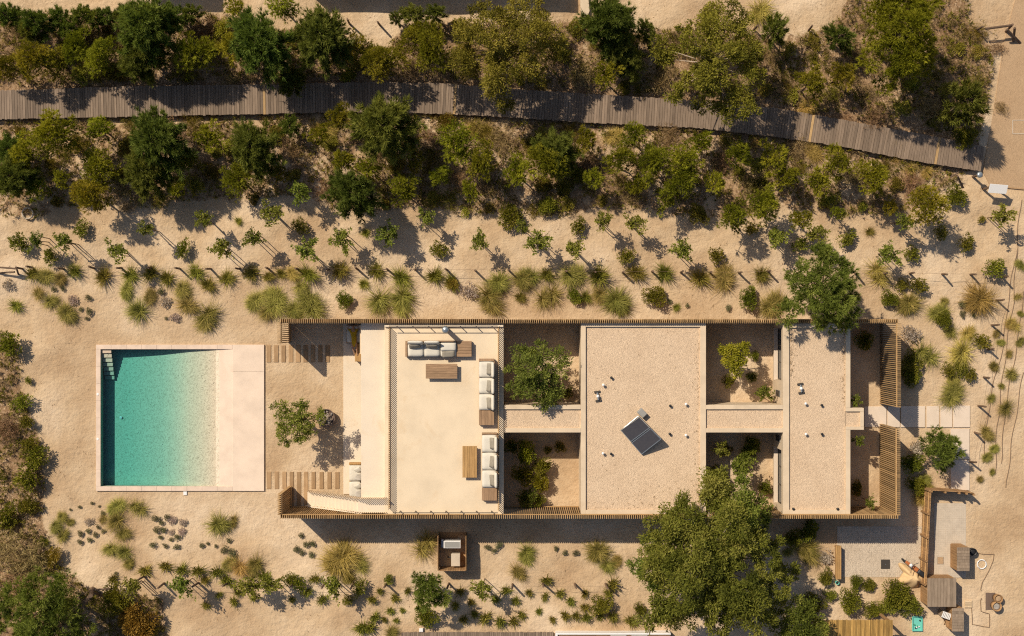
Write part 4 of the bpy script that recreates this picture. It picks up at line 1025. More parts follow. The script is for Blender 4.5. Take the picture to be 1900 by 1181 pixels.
# clutter on the southern shed: slatted crate and sacks
ct = empty('slatted_crate', (X(1757, .8), Y(1143, .8), .35), -.35); tag(ct, 'white slatted crate leaning on the southernmost bin shed', 'crate')
for k in range(6): MB().box(-.25+k*.085, -.25+k*.085+.05, -.17, .17, .40, .43).build('slat', M['white'], ct)
for s in (-1, 1): MB().box(-.25, .23, s*.15-.02, s*.15+.02, .36, .399).build('batten', M['white'], ct)
for s in (-.2, .2): MB().box(s-.02, s+.02, -.15, .15, -.35, .359).build('leg', M['greywood'], ct)
fc = empty('folding_chair', (X(1765, .6), Y(1157, .6), .0), .2); tag(fc, 'brown folding chair with black cushion beside the southernmost bin shed', 'chair')
under(fc, MB().cbox(-.22, .22, -.2, .2, .42, .46, .01), 'seat', M['brownwood']); under(fc, MB().cbox(-.22, .22, -.24, -.2, .46, .85, .01), 'backrest', M['brownwood'])
for sx in (-1, 1):
    for sy in (-1, 1): under(fc, MB().tube([(sx*.2, sy*.18, .42), (sx*.22, -sy*.2, .0)], .018, n=5), 'leg', M['brownwood'])
under(fc, MB().cushion(.02, .24, -.05, .2, .465, .55, n=6, puff=.5), 'cushion', M['black'], True)
# reed roof
rf = empty('reed_pavilion', (X(1588, 2.3), Y(1190, 2.3), 0)); tag(rf, 'golden reed roof of a pavilion at the bottom edge of the photo', 'pavilion'); ro = Vector(rf.location)
xa, xb, yt = X(1519, 2.3), X(1657, 2.3), Y(1151, 2.3)
me_r = MB().tube([(0, 0, 0), (0, -4.2, 0)], .032, n=6).mesh('reed', M['reed']); n = 62
roof_p = MB().box(xa-ro.x, xb-ro.x, yt-4.1-ro.y, yt-.05-ro.y, 2.16, 2.22).build('roof', M['brownwood'], rf)
for i in range(n): inst('reed_bundle', me_r, roof_p, (xa+.03+(xb-xa-.06)*i/(n-1)-ro.x, yt-ro.y+rnd.uniform(-.03, .03), 2.255+rnd.uniform(-.006, .006)))
for sx in (xa+.1, xb-.1):
    for sy in (yt-.15, yt-4.0): MB().box(sx-ro.x-.06, sx-ro.x+.06, sy-ro.y-.06, sy-ro.y+.06, -.1, 2.16).build('post', M['brownwood'], rf)
# neighbour deck and terrace at the bottom edge
dk = empty('timber_deck', (X(745), Y(1172), 0)); tag(dk, 'weathered plank deck at the bottom edge of the photo', kind='structure')
me_d = MB().cbox(-.05, .05, -2.4, 0, .12, .16, .005).mesh('plank', M['plank']); n = int((X(1030)-X(745))/.108)
for i in range(n): inst('plank', me_d, dk, (.05+i*.108, rnd.uniform(-.02, .02), 0))
MB().box(0, X(1030)-X(745), -2.35, -.06, -.1, .118).build('joists', M['post'], dk)
o = MB().cbox(-.11, .11, -.1, .1, 0, .22, .02).build('utility_box', M['white'], None, loc=(X(782), Y(1168), 0)); tag(o, 'small white utility box at the north edge of the plank deck', 'box')
nt_ = empty('neighbour_terrace', (X(1030), Y(1172), 0)); tag(nt_, 'brown terrace floor with white kerb at the bottom edge of the photo', 'terrace'); no = Vector(nt_.location)
MB().cbox(0, X(1242)-no.x, -.02, .07, -.1, .62, .01).build('kerb', M['white'], nt_); MB().cbox(0, .12, -2.6, -.021, -.1, .62, .01).build('kerb', M['white'], nt_)
for i in range(9): MB().cbox(.13+i*.70, .13+i*.70+.693, -2.6, -.03, .3, .5, .008).build('board', M['teak'], nt_)
for (a, b_) in ((1133, 1163), (1172, 1202)):
    e = MB().cbox(X(a, .6), X(b_, .6), Y(1240, .6), Y(1175, .6), .505, .56, .02).build('floor_mat', M['daybed_grey']); tag(e, 'grey mat on the brown neighbour terrace, %s one' % ('western' if a < 1150 else 'eastern'), 'mat')
# neighbouring houses just beyond the top edge (their shadows fall into view)
for (a, b_, lab) in ((548, 1008, 'pale flat-roofed neighbour house whose shadow falls at the top edge'), (243, 352, 'small pale flat-roofed neighbour house beyond the top left hedge')):
    e = empty('neighbour_house', (X(a), Y(-36), 0)); tag(e, lab, 'house'); w_ = X(b_)-X(a)
    MB().box(0, w_, 0, 9, -.1, 2.7).build('wall', M['plaster'], e); MB().cbox(-.02, w_+.02, -.02, 9.02, 2.701, 3.0, .01).build('roof', M['plaster'], e)
lw = MB().prism([(X(1076, .4), Y(-20, .4)), (X(1090, .4), Y(-20, .4)), (X(1094, .4), Y(20, .4)), (X(1088, .4), Y(34, .4)), (X(1078, .4), Y(30, .4))], -.1, .35).build('low_wall', M['plaster']); tag(lw, 'low pale garden wall at the top edge beside the dark conifer', 'wall')

# ------------------------------------------------------------------ rope fences: round posts with a sagging rope
post_v = [MB().tube([(0, 0, -.25), (.01*k, 0, .5), (.02*k-.02, .01, 1.0)], .062, .055, 8).mesh('post', M['post']) for k in range(3)]
def rope_fence(label, tops, h=1.0, rope=True, lean=0.06):
    P0 = [(X(a, h), Y(b_, h)) for a, b_ in tops]; e = empty('rope_fence', (P0[0][0], P0[0][1], 0)); tag(e, label, 'fence', 'post and rope fences')
    o0 = Vector((P0[0][0], P0[0][1], 0)); tp_ = []
    for i, (x_, y_) in enumerate(P0):
        z = G(x_, y_); r = random.Random(i*31+len(label)); s = h*r.uniform(.9, 1.06)
        inst('post', post_v[i % 3], e, (x_-o0.x, y_-o0.y, z), (r.uniform(-lean, lean), r.uniform(-lean, lean), r.uniform(0, 6)), (1, 1, s)); tp_.append(Vector((x_-o0.x, y_-o0.y, z+s*.82)))
    if rope:
        for a, b_ in zip(tp_[:-1], tp_[1:]):
            if (b_-a).length > 5: continue
            MB().tube([tuple(a.lerp(b_, t)-Vector((0, 0, .10*(1-(2*t-1)**2)))) for t in (0, .2, .4, .6, .8, 1)], .007, n=4).build('rope', M['hose'], e)
    return e
rope_fence('row of dark posts and rope along the sand north of the house', [(31,498),(50,496),(108,498),(165,497),(216,496),(274,497),(326,498),(384,498),(439,498),(493,498),(550,499),(606,499),(660,499),(716,500),(768,499),(828,500),(881,501),(943,500),(1050,503),(1104,504),(1158,505),(1213,503),(1267,505),(1322,505),(1375,505),(1430,503),(1484,506),(1594,507),(1645,507),(1698,507),(1758,508),(1811,509),(1869,513)], 0.9)
rope_fence('row of posts curving down the east garden edge', [(1862,557),(1853,604),(1846,650),(1838,702),(1828,756),(1821,806),(1812,861)], 0.95)
rope_fence('row of posts and rope along the south sand strip', [(257,1077),(295,1090),(359,1090),(415,1090),(476,1090),(538,1090),(597,1090),(651,1091),(714,1091),(773,1091),(831,1091),(893,1092),(951,1092),(1008,1091),(1068,1091),(1126,1091)], 1.1)
rope_fence('row of posts behind the trees along the top of the photo', [(645,38),(702,40),(1031,46),(1083,45),(1404,49),(1508,49),(1824,49)], 1.0, rope=False)
def brace(label, pts, r=.07):
    e = empty('fence_brace', (*[sum(p[i] for p in pts[0])/2 for i in (0, 1)], 0)); tag(e, label, 'brace'); off = Vector(e.location)
    for (p, q) in pts: MB().tube([tuple(Vector(p)-off), tuple(Vector(q)-off)], r, n=7).build('beam', M['post'], e)
def p3(px, py, z): return (X(px, z), Y(py, z), z)
brace('timber corner brace of the rope fence at the far left edge', [(p3(31, 499, 1.0), p3(35, 512, 0)), (p3(-20, 495, .9), p3(30, 499, .92)), (p3(27, 505, .8), p3(-12, 508, 0.05))], .05)
brace('timber trestle barrier at the top right by the tan path', [(p3(1828, 54, .85), p3(1879, 47, .9)), (p3(1879, 46, 1.1), p3(1866, 59, 0)), (p3(1883, 52, 1.0), p3(1880, 78, 0)), (p3(1868, 55, .9), p3(1893, 80, .03))])
brace('thick dark timber beams standing at the bottom left', [(p3(141, 1133, 1.9), p3(168, 1106, 2.0)), (p3(168, 1106, 2.1), p3(172, 1092, 0)), (p3(143, 1134, 1.9), p3(148, 1118, 0))], .12)
brace('low timber trestle in the shrubs at the bottom left', [(p3(166, 1095, .8), p3(208, 1093, .85)), (p3(206, 1093, .9), p3(196, 1108, 0)), (p3(168, 1096, .85), p3(185, 1106, 0))], .05)
brace('small timber brace in dry grass near the boardwalk end', [(p3(1777, 328, .9), p3(1776, 326, 0)), (p3(1764, 329, .8), p3(1779, 320, .85)), (p3(1777, 327, .85), p3(1788, 350, 0))], .045)
# lamp and information board by the boardwalk end
lp = empty('bollard_lamp', (X(1817, .9), Y(325, .9), G(X(1817), Y(325)))); tag(lp, 'dark bollard with round pale blue cap at the boardwalk end', 'lamp')
under(lp, MB().tube([(0, 0, -.2), (0, 0, .92)], .07, n=10), 'post', M['post']); under(lp, MB().lathe([(.12, .921), (.17, .95), (.17, 1.0), (.10, 1.05), (.02, 1.06)], 18), 'cap', M['zinc'], True)
sb = empty('information_board', (X(1851, 1.0), Y(351, 1.0), 0)); tag(sb, 'slanted white information board on posts beside the tan path', 'sign')
Mx = rotM((0, 0, 1.05), math.radians(22), 0, -.08); under(sb, MB().cbox(-.50, .50, -.25, .25, 0, .04, .006, Mx), 'panel', M['white'])
for s in (-1, 1): under(sb, MB().box(s*.42-.05, s*.42+.05, .05, .15, -.1, 1.06), 'post', M['post'])
under(sb, MB().box(-.47, .47, -.02, .02, -.03, -.002, Mx), 'batten', M['post'])
# irrigation hoses on the east sand
def hose(label, pts, z=0.02):
    P = []
    for (a, b_), (c, d) in zip(pts[:-1], pts[1:]):
        for t in np.linspace(0, 1, 8)[:-1]:
            x_, y_ = X(a+(c-a)*t), Y(b_+(d-b_)*t); P.append((x_+.05*math.sin(y_*2.1), y_+.04*math.sin(x_*3), z+G(x_, y_)))
    P.append((X(pts[-1][0]), Y(pts[-1][1]), z)); tag(MB().tube(P, .022, n=5).build('irrigation_hose', M['hose']), label, 'hose', 'irrigation hoses in the east sand')
hose('brown irrigation hose nearest the east post row', [(1884,462),(1870,560),(1862,640),(1846,700),(1832,770),(1824,860)])
hose('brown irrigation hose just east of the first one', [(1893,370),(1884,470),(1880,560),(1868,640),(1858,720),(1850,790),(1846,880)])
hose('brown irrigation hose through the eastern grass tufts', [(1898,540),(1890,620),(1876,700),(1864,770),(1858,860)])
hose('brown irrigation hose closest to the right edge, beside the tufts', [(1899,690),(1888,750),(1876,830),(1866,905)])
hose('brown irrigation hose looped on sand beside the tubs', [(1803,1124),(1802,1160),(1834,1163),(1835,1138),(1820,1134),(1821,1110)])
hose('brown hose crossing the sand below the black bucket', [(1813,1027),(1845,1028),(1842,1040),(1822,1080),(1820,1096)])

# ------------------------------------------------------------------ vegetation: shapes
def unit(v): return v/np.maximum(1e-9, np.linalg.norm(v, axis=-1, keepdims=True))
def rdir(rg_, n, zmin=-1.0):
    z = rg_.uniform(zmin, 1, n); t = rg_.uniform(0, 2*np.pi, n); s = np.sqrt(np.maximum(0, 1-z*z))
    return np.stack([s*np.cos(t), s*np.sin(t), z], 1)
def needles(rg_, C, D, k, length, width, spread, tint, tj=0.12):
    """k thin triangles per centre"""
    n = len(C); C = np.repeat(C, k, 0); D = np.repeat(D, k, 0); T = np.repeat(tint, k)+rg_.normal(0, tj, n*k)
    d = unit(D+rg_.normal(0, spread, (n*k, 3))); L = length*rg_.uniform(.65, 1.2, (n*k, 1))
    s = unit(np.cross(d, rg_.normal(0, 1, (n*k, 3))))*width/2
    V = np.stack([C-s, C+s, C+d*L], 1).reshape(-1, 3); F = np.arange(n*k*3).reshape(-1, 3)
    return V, F, np.repeat(np.clip(T, 0, 1), 3)
def leaves(rg_, C, D, length, width, tint, tj=0.15, flat=0.6):
    """one folded diamond (2 triangles) per centre"""
    n = len(C); d = unit(D); L = length*rg_.uniform(.6, 1.25, (n, 1))
    up = unit(np.array([0, 0, 1.0])*flat+rg_.normal(0, .6, (n, 3))); s = unit(np.cross(d, up))*width/2*rg_.uniform(.7, 1.2, (n, 1))
    a = C; b = C+d*L*.45+s; c = C+d*L; e = C+d*L*.45-s
    V = np.stack([a, b, c, e], 1).reshape(-1, 3); i = np.arange(n)*4
    F = np.concatenate([np.stack([i, i+1, i+2], 1), np.stack([i, i+2, i+3], 1)])
    return V, F, np.repeat(np.clip(tint+rg_.normal(0, tj, n), 0, 1), 4)
def merge(parts):
    V = []; F = []; T = []; o = 0
    for v, f, t in parts: V.append(v); F.append(f+o); T.append(t); o += len(v)
    return np.concatenate(V), np.concatenate(F), np.concatenate(T)
def limbs(pts_list, mat, name='trunk', n=5):
    m = MB()
    for (p, r0, r1) in pts_list: m.tube(p, r0, r1, n, cap=False)
    return m.mesh(name, mat, True)
def bent(rg_, a, b, j=.08, n=4):
    a, b = np.array(a, float), np.array(b, float); L = np.linalg.norm(b-a)
    return [tuple(a+(b-a)*t+(rg_.normal(0, j*L, 3)*(0 < t < 1)*.5)) for t in np.linspace(0, 1, n)]

def pine_round(seed, R, hc, nl, tufts, k=9, nl_len=.16, nw=.022, mat='f_pine', flat=.75):
    """young pine: uneven clumps of needle tufts on branches; returns crown, trunk (origin at base)"""
    r = np.random.default_rng(seed); parts = []; tr = []
    tr.append((bent(r, (0, 0, -.15), (r.normal(0, .08)*R, r.normal(0, .08)*R, hc+.2*R), .03, 5), .035+.035*R, .02))
    ph = r.uniform(0, 6.28, 3)
    for i in range(nl):
        a = i*2.39996+r.uniform(-.5, .5); t = (i+.5)/nl; edge = 1+.22*math.sin(2*a+ph[0])+.16*math.sin(3*a+ph[1])+.12*math.sin(5*a+ph[2])
        rad = R*edge*math.sqrt(t)*.78*r.uniform(.8, 1.15); z = hc+R*flat*(.5-1.0*t**1.4)+r.normal(0, .22)*R
        lr = R*r.uniform(.15, .33)*(1.1-.25*t); c = np.array([rad*math.cos(a), rad*math.sin(a), z])
        tr.append((bent(r, (0, 0, max(.3*hc, z-.55*R)), c, .06), .018+.012*R, .008))
        n = max(7, int(tufts*(lr/(.27*R))**2)); d = rdir(r, n, -.45); p = c+d*lr*r.uniform(.4, 1.15, (n, 1))*np.array([1, 1, .8])
        out = unit(np.array([math.cos(a), math.sin(a), 0])*.45+d*.65+np.array([0, 0, .45]))
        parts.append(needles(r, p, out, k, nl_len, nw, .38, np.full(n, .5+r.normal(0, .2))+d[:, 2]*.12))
    return merge(parts), tr
def pine_star(seed, R, hc, nb, k=13, nl_len=.24, nw=.026):
    """long-needled pine: whorls of shoots reaching outwards, tufted tips"""
    r = np.random.default_rng(seed); parts = []; tr = [(bent(r, (0, 0, -.15), (0, 0, hc+R*.55), .02, 5), .05+.035*R, .02)]
    for i in range(nb):
        t = (i+.5)/nb; z0 = hc-.75*R+1.25*R*t; a = i*2.39996+r.uniform(-.35, .35); L = R*(1.02-.72*t**1.5)*r.uniform(.72, 1.12); tilt = r.uniform(.12, .42)+.35*t
        e = np.array([math.cos(a)*L*math.cos(tilt*.6), math.sin(a)*L*math.cos(tilt*.6), z0+L*math.sin(tilt)]); s0 = np.array([0, 0, z0-.1])
        tr.append((bent(r, s0, e, .05), .02+.012*R, .007))
        n = max(8, int(30*L)); u = r.uniform(.30, 1.0, n)**.8; p = s0+(e-s0)*u[:, None]+r.normal(0, .07*R, (n, 3))*np.array([1, 1, .5])
        # side shoots
        d = unit((e-s0)/np.linalg.norm(e-s0)+r.normal(0, .45, (n, 3))+np.array([0, 0, .45]))
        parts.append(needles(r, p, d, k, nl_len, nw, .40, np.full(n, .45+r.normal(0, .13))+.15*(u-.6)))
    return merge(parts), tr
def sapling(seed, R, hc):
    r = np.random.default_rng(seed); parts = []; top = np.array([r.normal(0, .05), r.normal(0, .05), hc-.15*R]); tr = [(bent(r, (0, 0, -.15), top, .02, 4), .03, .014)]
    nb = int(r.integers(14, 22))
    for i in range(nb):
        a = i*2.4+r.uniform(-.5, .5); d = unit(np.array([math.cos(a), math.sin(a), r.uniform(-.15, .75)])); L = R*r.uniform(.4, 1.05); s0 = top+np.array([0, 0, r.uniform(-.5, .35)*R]); e = s0+d*L
        tr.append((bent(r, s0, e, .08, 3), .010, .005))
        for q in np.linspace(.35, 1.0, 4):
            if r.random() < .22: continue
            c = s0+(e-s0)*q+r.normal(0, .05*R, 3); n = int(r.integers(11, 19)); dd = unit(rdir(r, n, -.35)+np.array([0, 0, .25]))
            parts.append(leaves(r, np.repeat(c[None], n, 0)+dd*.03, dd, .13, .052, np.full(n, .5+r.normal(0, .15))))
    return merge(parts), tr
def shrub(seed, R, h, n=150, ll=.11, lw=.045, zmin=-.02, fill=.35):
    r = np.random.default_rng(seed); parts = []; nb = 9; C = []
    for i in range(nb):
        a = i*2.4+r.uniform(-.4, .4); q = math.sqrt((i+.3)/nb)*.68*R*r.uniform(.8, 1.15); C.append((q*math.cos(a), q*math.sin(a), h*(.52-.24*(q/R)**2)*r.uniform(.8, 1.2)))
    for c in C:
        lr = R*r.uniform(.30, .44); d = rdir(r, n, -.4); p = np.array(c)+d*lr*r.uniform(fill, 1.05, (n, 1))*np.array([1, 1, h/R*.55]); p[:, 2] = np.maximum(p[:, 2], .02)
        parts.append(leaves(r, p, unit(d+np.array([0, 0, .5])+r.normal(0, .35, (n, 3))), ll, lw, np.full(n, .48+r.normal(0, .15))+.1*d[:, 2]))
    return merge(parts)
def blades(seed, n, L, w, spread0, spread1, droop, base_r, segs=3, lean=(0, 0), tint0=.5, tj=.2):
    """arching grass blades"""
    r = np.random.default_rng(seed); a = r.uniform(0, 2*np.pi, n); el = r.uniform(spread0, spread1, n); Ls = L*r.uniform(.55, 1.1, n)
    br = base_r*np.sqrt(r.random(n)); ba = r.uniform(0, 2*np.pi, n); P = np.stack([br*np.cos(ba), br*np.sin(ba), np.zeros(n)], 1)
    az = np.stack([np.cos(a), np.sin(a), np.zeros(n)], 1)+np.array([lean[0], lean[1], 0]); az = unit(az+P/max(base_r, 1e-6)*.5)
    side = np.stack([-az[:, 1], az[:, 0], np.zeros(n)], 1); rows = []
    p = P.copy(); ang = el.copy()
    for s in range(segs+1):
        ww = w*(1-s/segs)*.9+w*.08
        rows.append((p-side*ww/2, p+side*ww/2))
        p = p+(az*np.cos(ang)[:, None]+np.array([0, 0, 1.0])*np.sin(ang)[:, None])*(Ls/segs)[:, None]; ang = ang-droop*r.uniform(.6, 1.4, n)/segs
        p[:, 2] = np.maximum(p[:, 2], .015)
    V = np.stack([q for rw in rows for q in rw], 1).reshape(-1, 3); m = 2*(segs+1); i = np.arange(n)*m; F = []
    for s in range(segs):
        o = 2*s; F += [np.stack([i+o, i+o+1, i+o+3], 1), np.stack([i+o, i+o+3, i+o+2], 1)]
    T = np.repeat(np.clip(tint0+r.normal(0, tj, n), 0, 1), m)
    return V, np.concatenate(F), T
def mk(name, geo, mat): return np_mesh(name, geo[0], geo[1], M[mat], geo[2])

def grass_geo(s):
    r = np.random.default_rng(s); L = []
    for k in range(int(r.integers(2, 5))):
        off = r.normal(0, .20, 2)*(k > 0); ln = (r.uniform(-.9, .9), r.uniform(-1.0, .3)); h = r.uniform(.65, 1.1)
        V, F, T = blades(s*10+k, int(r.integers(110, 230)), 1.05*h, .026, r.uniform(.2, .5), 1.4, r.uniform(.9, 1.9), .13*h, 4, ln, r.uniform(.25, .6), .2)
        L.append((V+np.array([off[0], off[1], 0]), F, T))
        V, F, T = blades(s*10+k+5, 45, 1.2*h, .020, .4, 1.2, 1.5, .10, 4, ln, .9, .1); L.append((V+np.array([off[0], off[1], 0]), F, T))
    return merge(L)
# ------------------------------------------------------------------ prototypes (shared meshes)
PROT = {}
def proto_tree(key, builder, variants, bark='bark', mat='f_pine'):
    PROT[key] = []
    for s in variants:
        g, tr = builder(s); PROT[key].append((mk('crown', g, mat), limbs(tr, M[bark])))
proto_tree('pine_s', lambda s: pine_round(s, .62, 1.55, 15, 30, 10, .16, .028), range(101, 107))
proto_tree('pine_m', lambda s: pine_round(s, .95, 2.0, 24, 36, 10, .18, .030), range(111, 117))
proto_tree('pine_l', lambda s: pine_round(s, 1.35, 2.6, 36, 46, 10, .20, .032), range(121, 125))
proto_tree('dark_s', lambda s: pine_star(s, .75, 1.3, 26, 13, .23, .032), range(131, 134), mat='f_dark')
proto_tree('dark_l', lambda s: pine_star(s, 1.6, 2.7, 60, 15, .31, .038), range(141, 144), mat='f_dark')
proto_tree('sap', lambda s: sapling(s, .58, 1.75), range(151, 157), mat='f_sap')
def sp_list(key, name, fn, seeds, mat): PROT[key] = [mk(name, fn(s), mat) for s in seeds]
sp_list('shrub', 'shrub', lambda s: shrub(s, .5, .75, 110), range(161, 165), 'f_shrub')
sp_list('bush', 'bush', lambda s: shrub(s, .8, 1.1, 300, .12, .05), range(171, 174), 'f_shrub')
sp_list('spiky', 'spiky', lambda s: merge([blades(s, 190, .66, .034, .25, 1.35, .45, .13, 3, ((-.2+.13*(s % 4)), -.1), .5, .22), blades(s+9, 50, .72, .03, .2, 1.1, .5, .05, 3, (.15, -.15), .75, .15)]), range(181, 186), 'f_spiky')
sp_list('tuft', 'tuft', lambda s: merge([blades(s, 60, .42, .04, .3, 1.3, .4, .06, 2, tint0=.5), shrub(s+3, .22, .3, 14, .09, .035)]), range(191, 195), 'f_spiky')
sp_list('grass', 'grass', grass_geo, range(201, 210), 'f_grass')
sp_list('mound', 'mound', lambda s: shrub(s, .26, .34, 60, .06, .028), range(211, 215), 'f_mound')
sp_list('dry', 'dry', lambda s: merge([needles(np.random.default_rng(s), np.random.default_rng(s+1).normal(0, .28, (170, 3))*np.array([1, 1, .35])+np.array([0, 0, .28]), rdir(np.random.default_rng(s+2), 170, .0), 7, .24, .013, .7, np.full(170, .5))]), range(221, 224), 'f_dry')

# ------------------------------------------------------------------ where things grow, read from the photo: (column, row, crown radius) in photo pixels
ORD = ['first','second','third','fourth','fifth','sixth','seventh','eighth','ninth','tenth','eleventh','twelfth','thirteenth','fourteenth','fifteenth','sixteenth','seventeenth','eighteenth','nineteenth','twentieth']
TENS = {2:'twenty',3:'thirty',4:'forty',5:'fifty',6:'sixty'}
def ordw(i):
    if i <= 20: return ORD[i-1]
    t, u = divmod(i, 10); return (TENS[t]+'-'+ORD[u-1]) if u else TENS[t][:-1]+'ieth'
COURTS = [((936,1077,600,752), 'in the north-west court'), ((936,1077,803,950), 'in the south-west court'), ((1310,1452,600,752), 'in the north-east court'), ((1310,1452,803,960), 'in the south-east court'), ((1578,1650,600,757), 'in the north entrance court'), ((1578,1650,795,960), 'in the south entrance court')]
def zone(px, py):
    for (a, b, c, d), n in COURTS:
        if a <= px <= b and c <= py <= d: return n
    if py < 212 or (px > 1500 and py < 255): return 'north of the boardwalk'
    if py < interp(LIT_BOT, px)+8 and px < 1830: return 'between boardwalk and open sand'
    if py < 490: return 'on the open sand strip'
    if px > 1675 and py < 930: return 'in the east garden'
    if py < 605: return 'along the long north screen'
    if py < 905 and px < 150: return 'on the west edge beyond the pool'
    if py < 900: return 'in front of the house'
    if px < 480: return 'in the garden south of the pool'
    if px < 1440: return 'in the sand south of the house'
    return 'by the south-east yard'
REG = {}
def reg(o, desc, cat, group, px, py):
    REG.setdefault((desc, zone(px, py)), []).append((px, py, o)); o['category'] = cat; o['group'] = group
rv = random.Random(77)
def tree(key, name, desc, cat, px, py, r, hscale=1.0, mat=None, stakes=0, R0=1.0, hc0=2.0, group='trees'):
    s = r/PPM/R0; hc = hc0*s*hscale; s_xy = s*(CAMH-hc)/CAMH; q_ = rv.uniform(.86, 1.16)
    x_, y_ = X(px, hc), Y(py, hc); z = G(x_, y_)
    e = empty(name, (x_, y_, z), rv.uniform(0, 6.28)); cm, tm = rv.choice(PROT[key])
    inst('trunk', tm, e, scale=(s_xy, s_xy, s*hscale)); inst('crown', cm, e, scale=(s_xy*q_, s_xy/q_, s*hscale), mat=M[mat] if mat else None)
    for k in range(stakes):
        a = k*math.pi+rv.uniform(-.3, .3); q = .20
        MBst = STAKE; inst('stake', MBst, e, (q*math.cos(a), q*math.sin(a), 0), (rv.uniform(-.04, .04), rv.uniform(-.04, .04), 0), (1, 1, hc*.88))
    if stakes > 1: inst('tie', TIE, e, (0, 0, hc*.72))
    reg(e, desc, cat, group, px, py); return e
STAKE = MB().tube([(0, 0, -.15), (0, 0, 1.0)], .024, .022, 6).mesh('stake', M['stake'])
TIE = MB().box(-.26, .26, -.018, .018, -.03, .03).mesh('tie', M['stake'])
def plant(key, name, desc, cat, px, py, r, R0, h=1.0, mat=None, group='plants', zc=0.3):
    q_ = rv.uniform(.82, 1.2); s = r/PPM/R0; x_, y_ = X(px, zc*s*h), Y(py, zc*s*h); me_ = rv.choice(PROT[key])
    o = inst(name, me_, None, (x_, y_, G(x_, y_)-.01), (0, 0, rv.uniform(0, 6.28) if key != 'grass' else rv.uniform(-1.2, 1.2)), (s*q_, s/q_, s*h), M[mat] if mat else None)
    reg(o, desc, cat, group, px, py); return o

PINE = [(62,112,32),(16,125,26),(105,115,26),(143,90,30),(190,108,30),(357,100,38),(433,92,28),(664,85,24),(710,113,36),(767,72,26),(803,92,38),(437,18,20),(526,14,28),
 (100,250,42),(46,290,27),(187,243,24),(390,255,26),(185,312,34),(632,217,24),(848,265,36),(895,300,30),(962,318,28),(1018,300,34),(1175,252,24),(1150,297,28),(1212,302,32),(1268,300,32),(1126,138,24),(1503,155,28),(1562,140,24),
 (68,354,20),(168,362,33),(440,335,30),(119,333,16),(747,349,28),(819,327,20),(873,354,17),(686,313,22),(1267,335,30),(1235,365,22),(1362,403,27),(1416,381,31),(1438,293,28),(1552,305,26),(1617,327,31),(1517,335,26),(1722,381,35),(1484,406,20),(1554,395,14),(1649,384,15),(1324,341,20),
 (1085,262,20),(1370,290,24),(330,350,18),(520,320,18),(640,300,20),(770,300,20),(1100,330,20),(1300,265,20),(590,250,18),(350,300,22),(1460,330,20),(1180,345,18)]
DARK = [(271,50,52),(268,104,40),(482,82,56),(597,72,52),(713,238,57),(470,275,46),(295,265,52),(656,360,44),(27,330,38),(1030,285,40),(271,322,40),(1128,42,46),(1146,78,36),(1165,110,30),(540,150,26),(20,280,28)]
DARK_S = [(540,236,18),(1436,57,25),(1558,70,25),(767,27,20),(808,27,18),(735,35,12),(14,30,20),(35,36,18),(73,45,27),(114,33,19),(152,30,18),(176,36,17),(200,33,18),(230,28,18),(325,30,20),(355,30,18),(1200,60,20),(250,130,24),(1790,190,36),(60,60,20),(130,60,18)]
SAP = [(270,424,15),(377,406,17),(68,446,15),(117,450,18),(217,468,21),(411,466,21),(472,443,17),(504,398,23),(564,463,22),(556,354,20),(637,441,22),(717,435,22),(790,407,16),(889,446,17),(1001,449,23),(1070,463,20),(1118,408,18),(1180,416,20),(1267,465,20),(1443,444,22),(1516,436,21),(1679,411,17),(1649,468,21),(1863,400,21),(969,420,14),
 (336,1091,22),(461,1091,22),(244,1091,20),(507,1086,19),(615,1091,22),(895,1094,20)]
SHRUB = [(152,426,17),(37,453,21),(95,476,17),(341,461,17),(556,419,17),(813,463,18),(1072,422,17),(1163,476,17),(1329,473,17),(1392,425,15),(1571,444,18),(1690,473,17),(1744,433,15),(1793,452,18),(1847,498,21),(1484,454,16),(1598,384,10),(1820,408,8),
 (16,637,25),(41,748,20),(49,783,14),(57,824,18),(65,851,25),(51,888,26),(51,937,19),(11,964,26),(8,885,8),(54,707,8),
 (1320,1126,10),(540,1075,16),(556,1086,16),(667,1091,17),(645,1113,12),(721,1075,11),(1823,634,18),(1706,530,18),(1674,528,14),(1760,688,15),(1782,683,17),(1801,697,14)]
BUSH = [(946,400,27),(1018,384,21),(1771,365,23),(1788,255,25),(790,1143,24),(1115,1124,22),(217,1113,34),(1508,1118,24),(1576,1116,25),(1622,1132,20),(1663,1100,30),(1687,1121,25),(1649,1121,20),(1188,1132,15),(1530,1072,16),(1541,1105,13),(1587,1080,15),(1611,1086,15),(1408,345,22),(1215,549,24),(1389,552,22),(1687,675,25),(1750,594,18),(640,557,18),(1066,549,17),(1649,555,18),(1500,985,22),(1470,1000,20),(1690,700,22),(1690,860,24),(1700,900,20)]
SPIKY = [(60,509,14),(138,503,14),(190,514,17),(241,511,16),(279,508,16),(309,517,15),(362,506,16),(385,530,15),(420,517,16),(466,508,16),(498,514,12),(523,509,11),(572,509,18),(629,503,18),(697,503,16),(744,517,19),(806,513,17),(838,525,15),(675,528,11),(1180,508,18),(1234,508,18),(1300,517,19),(1413,511,16),(1015,511,15),(1112,514,20),(27,568,13),(1255,571,8),(965,552,12),(443,411,8),(679,433,9),(1614,430,9),(84,1005,9),(1088,552,12)]
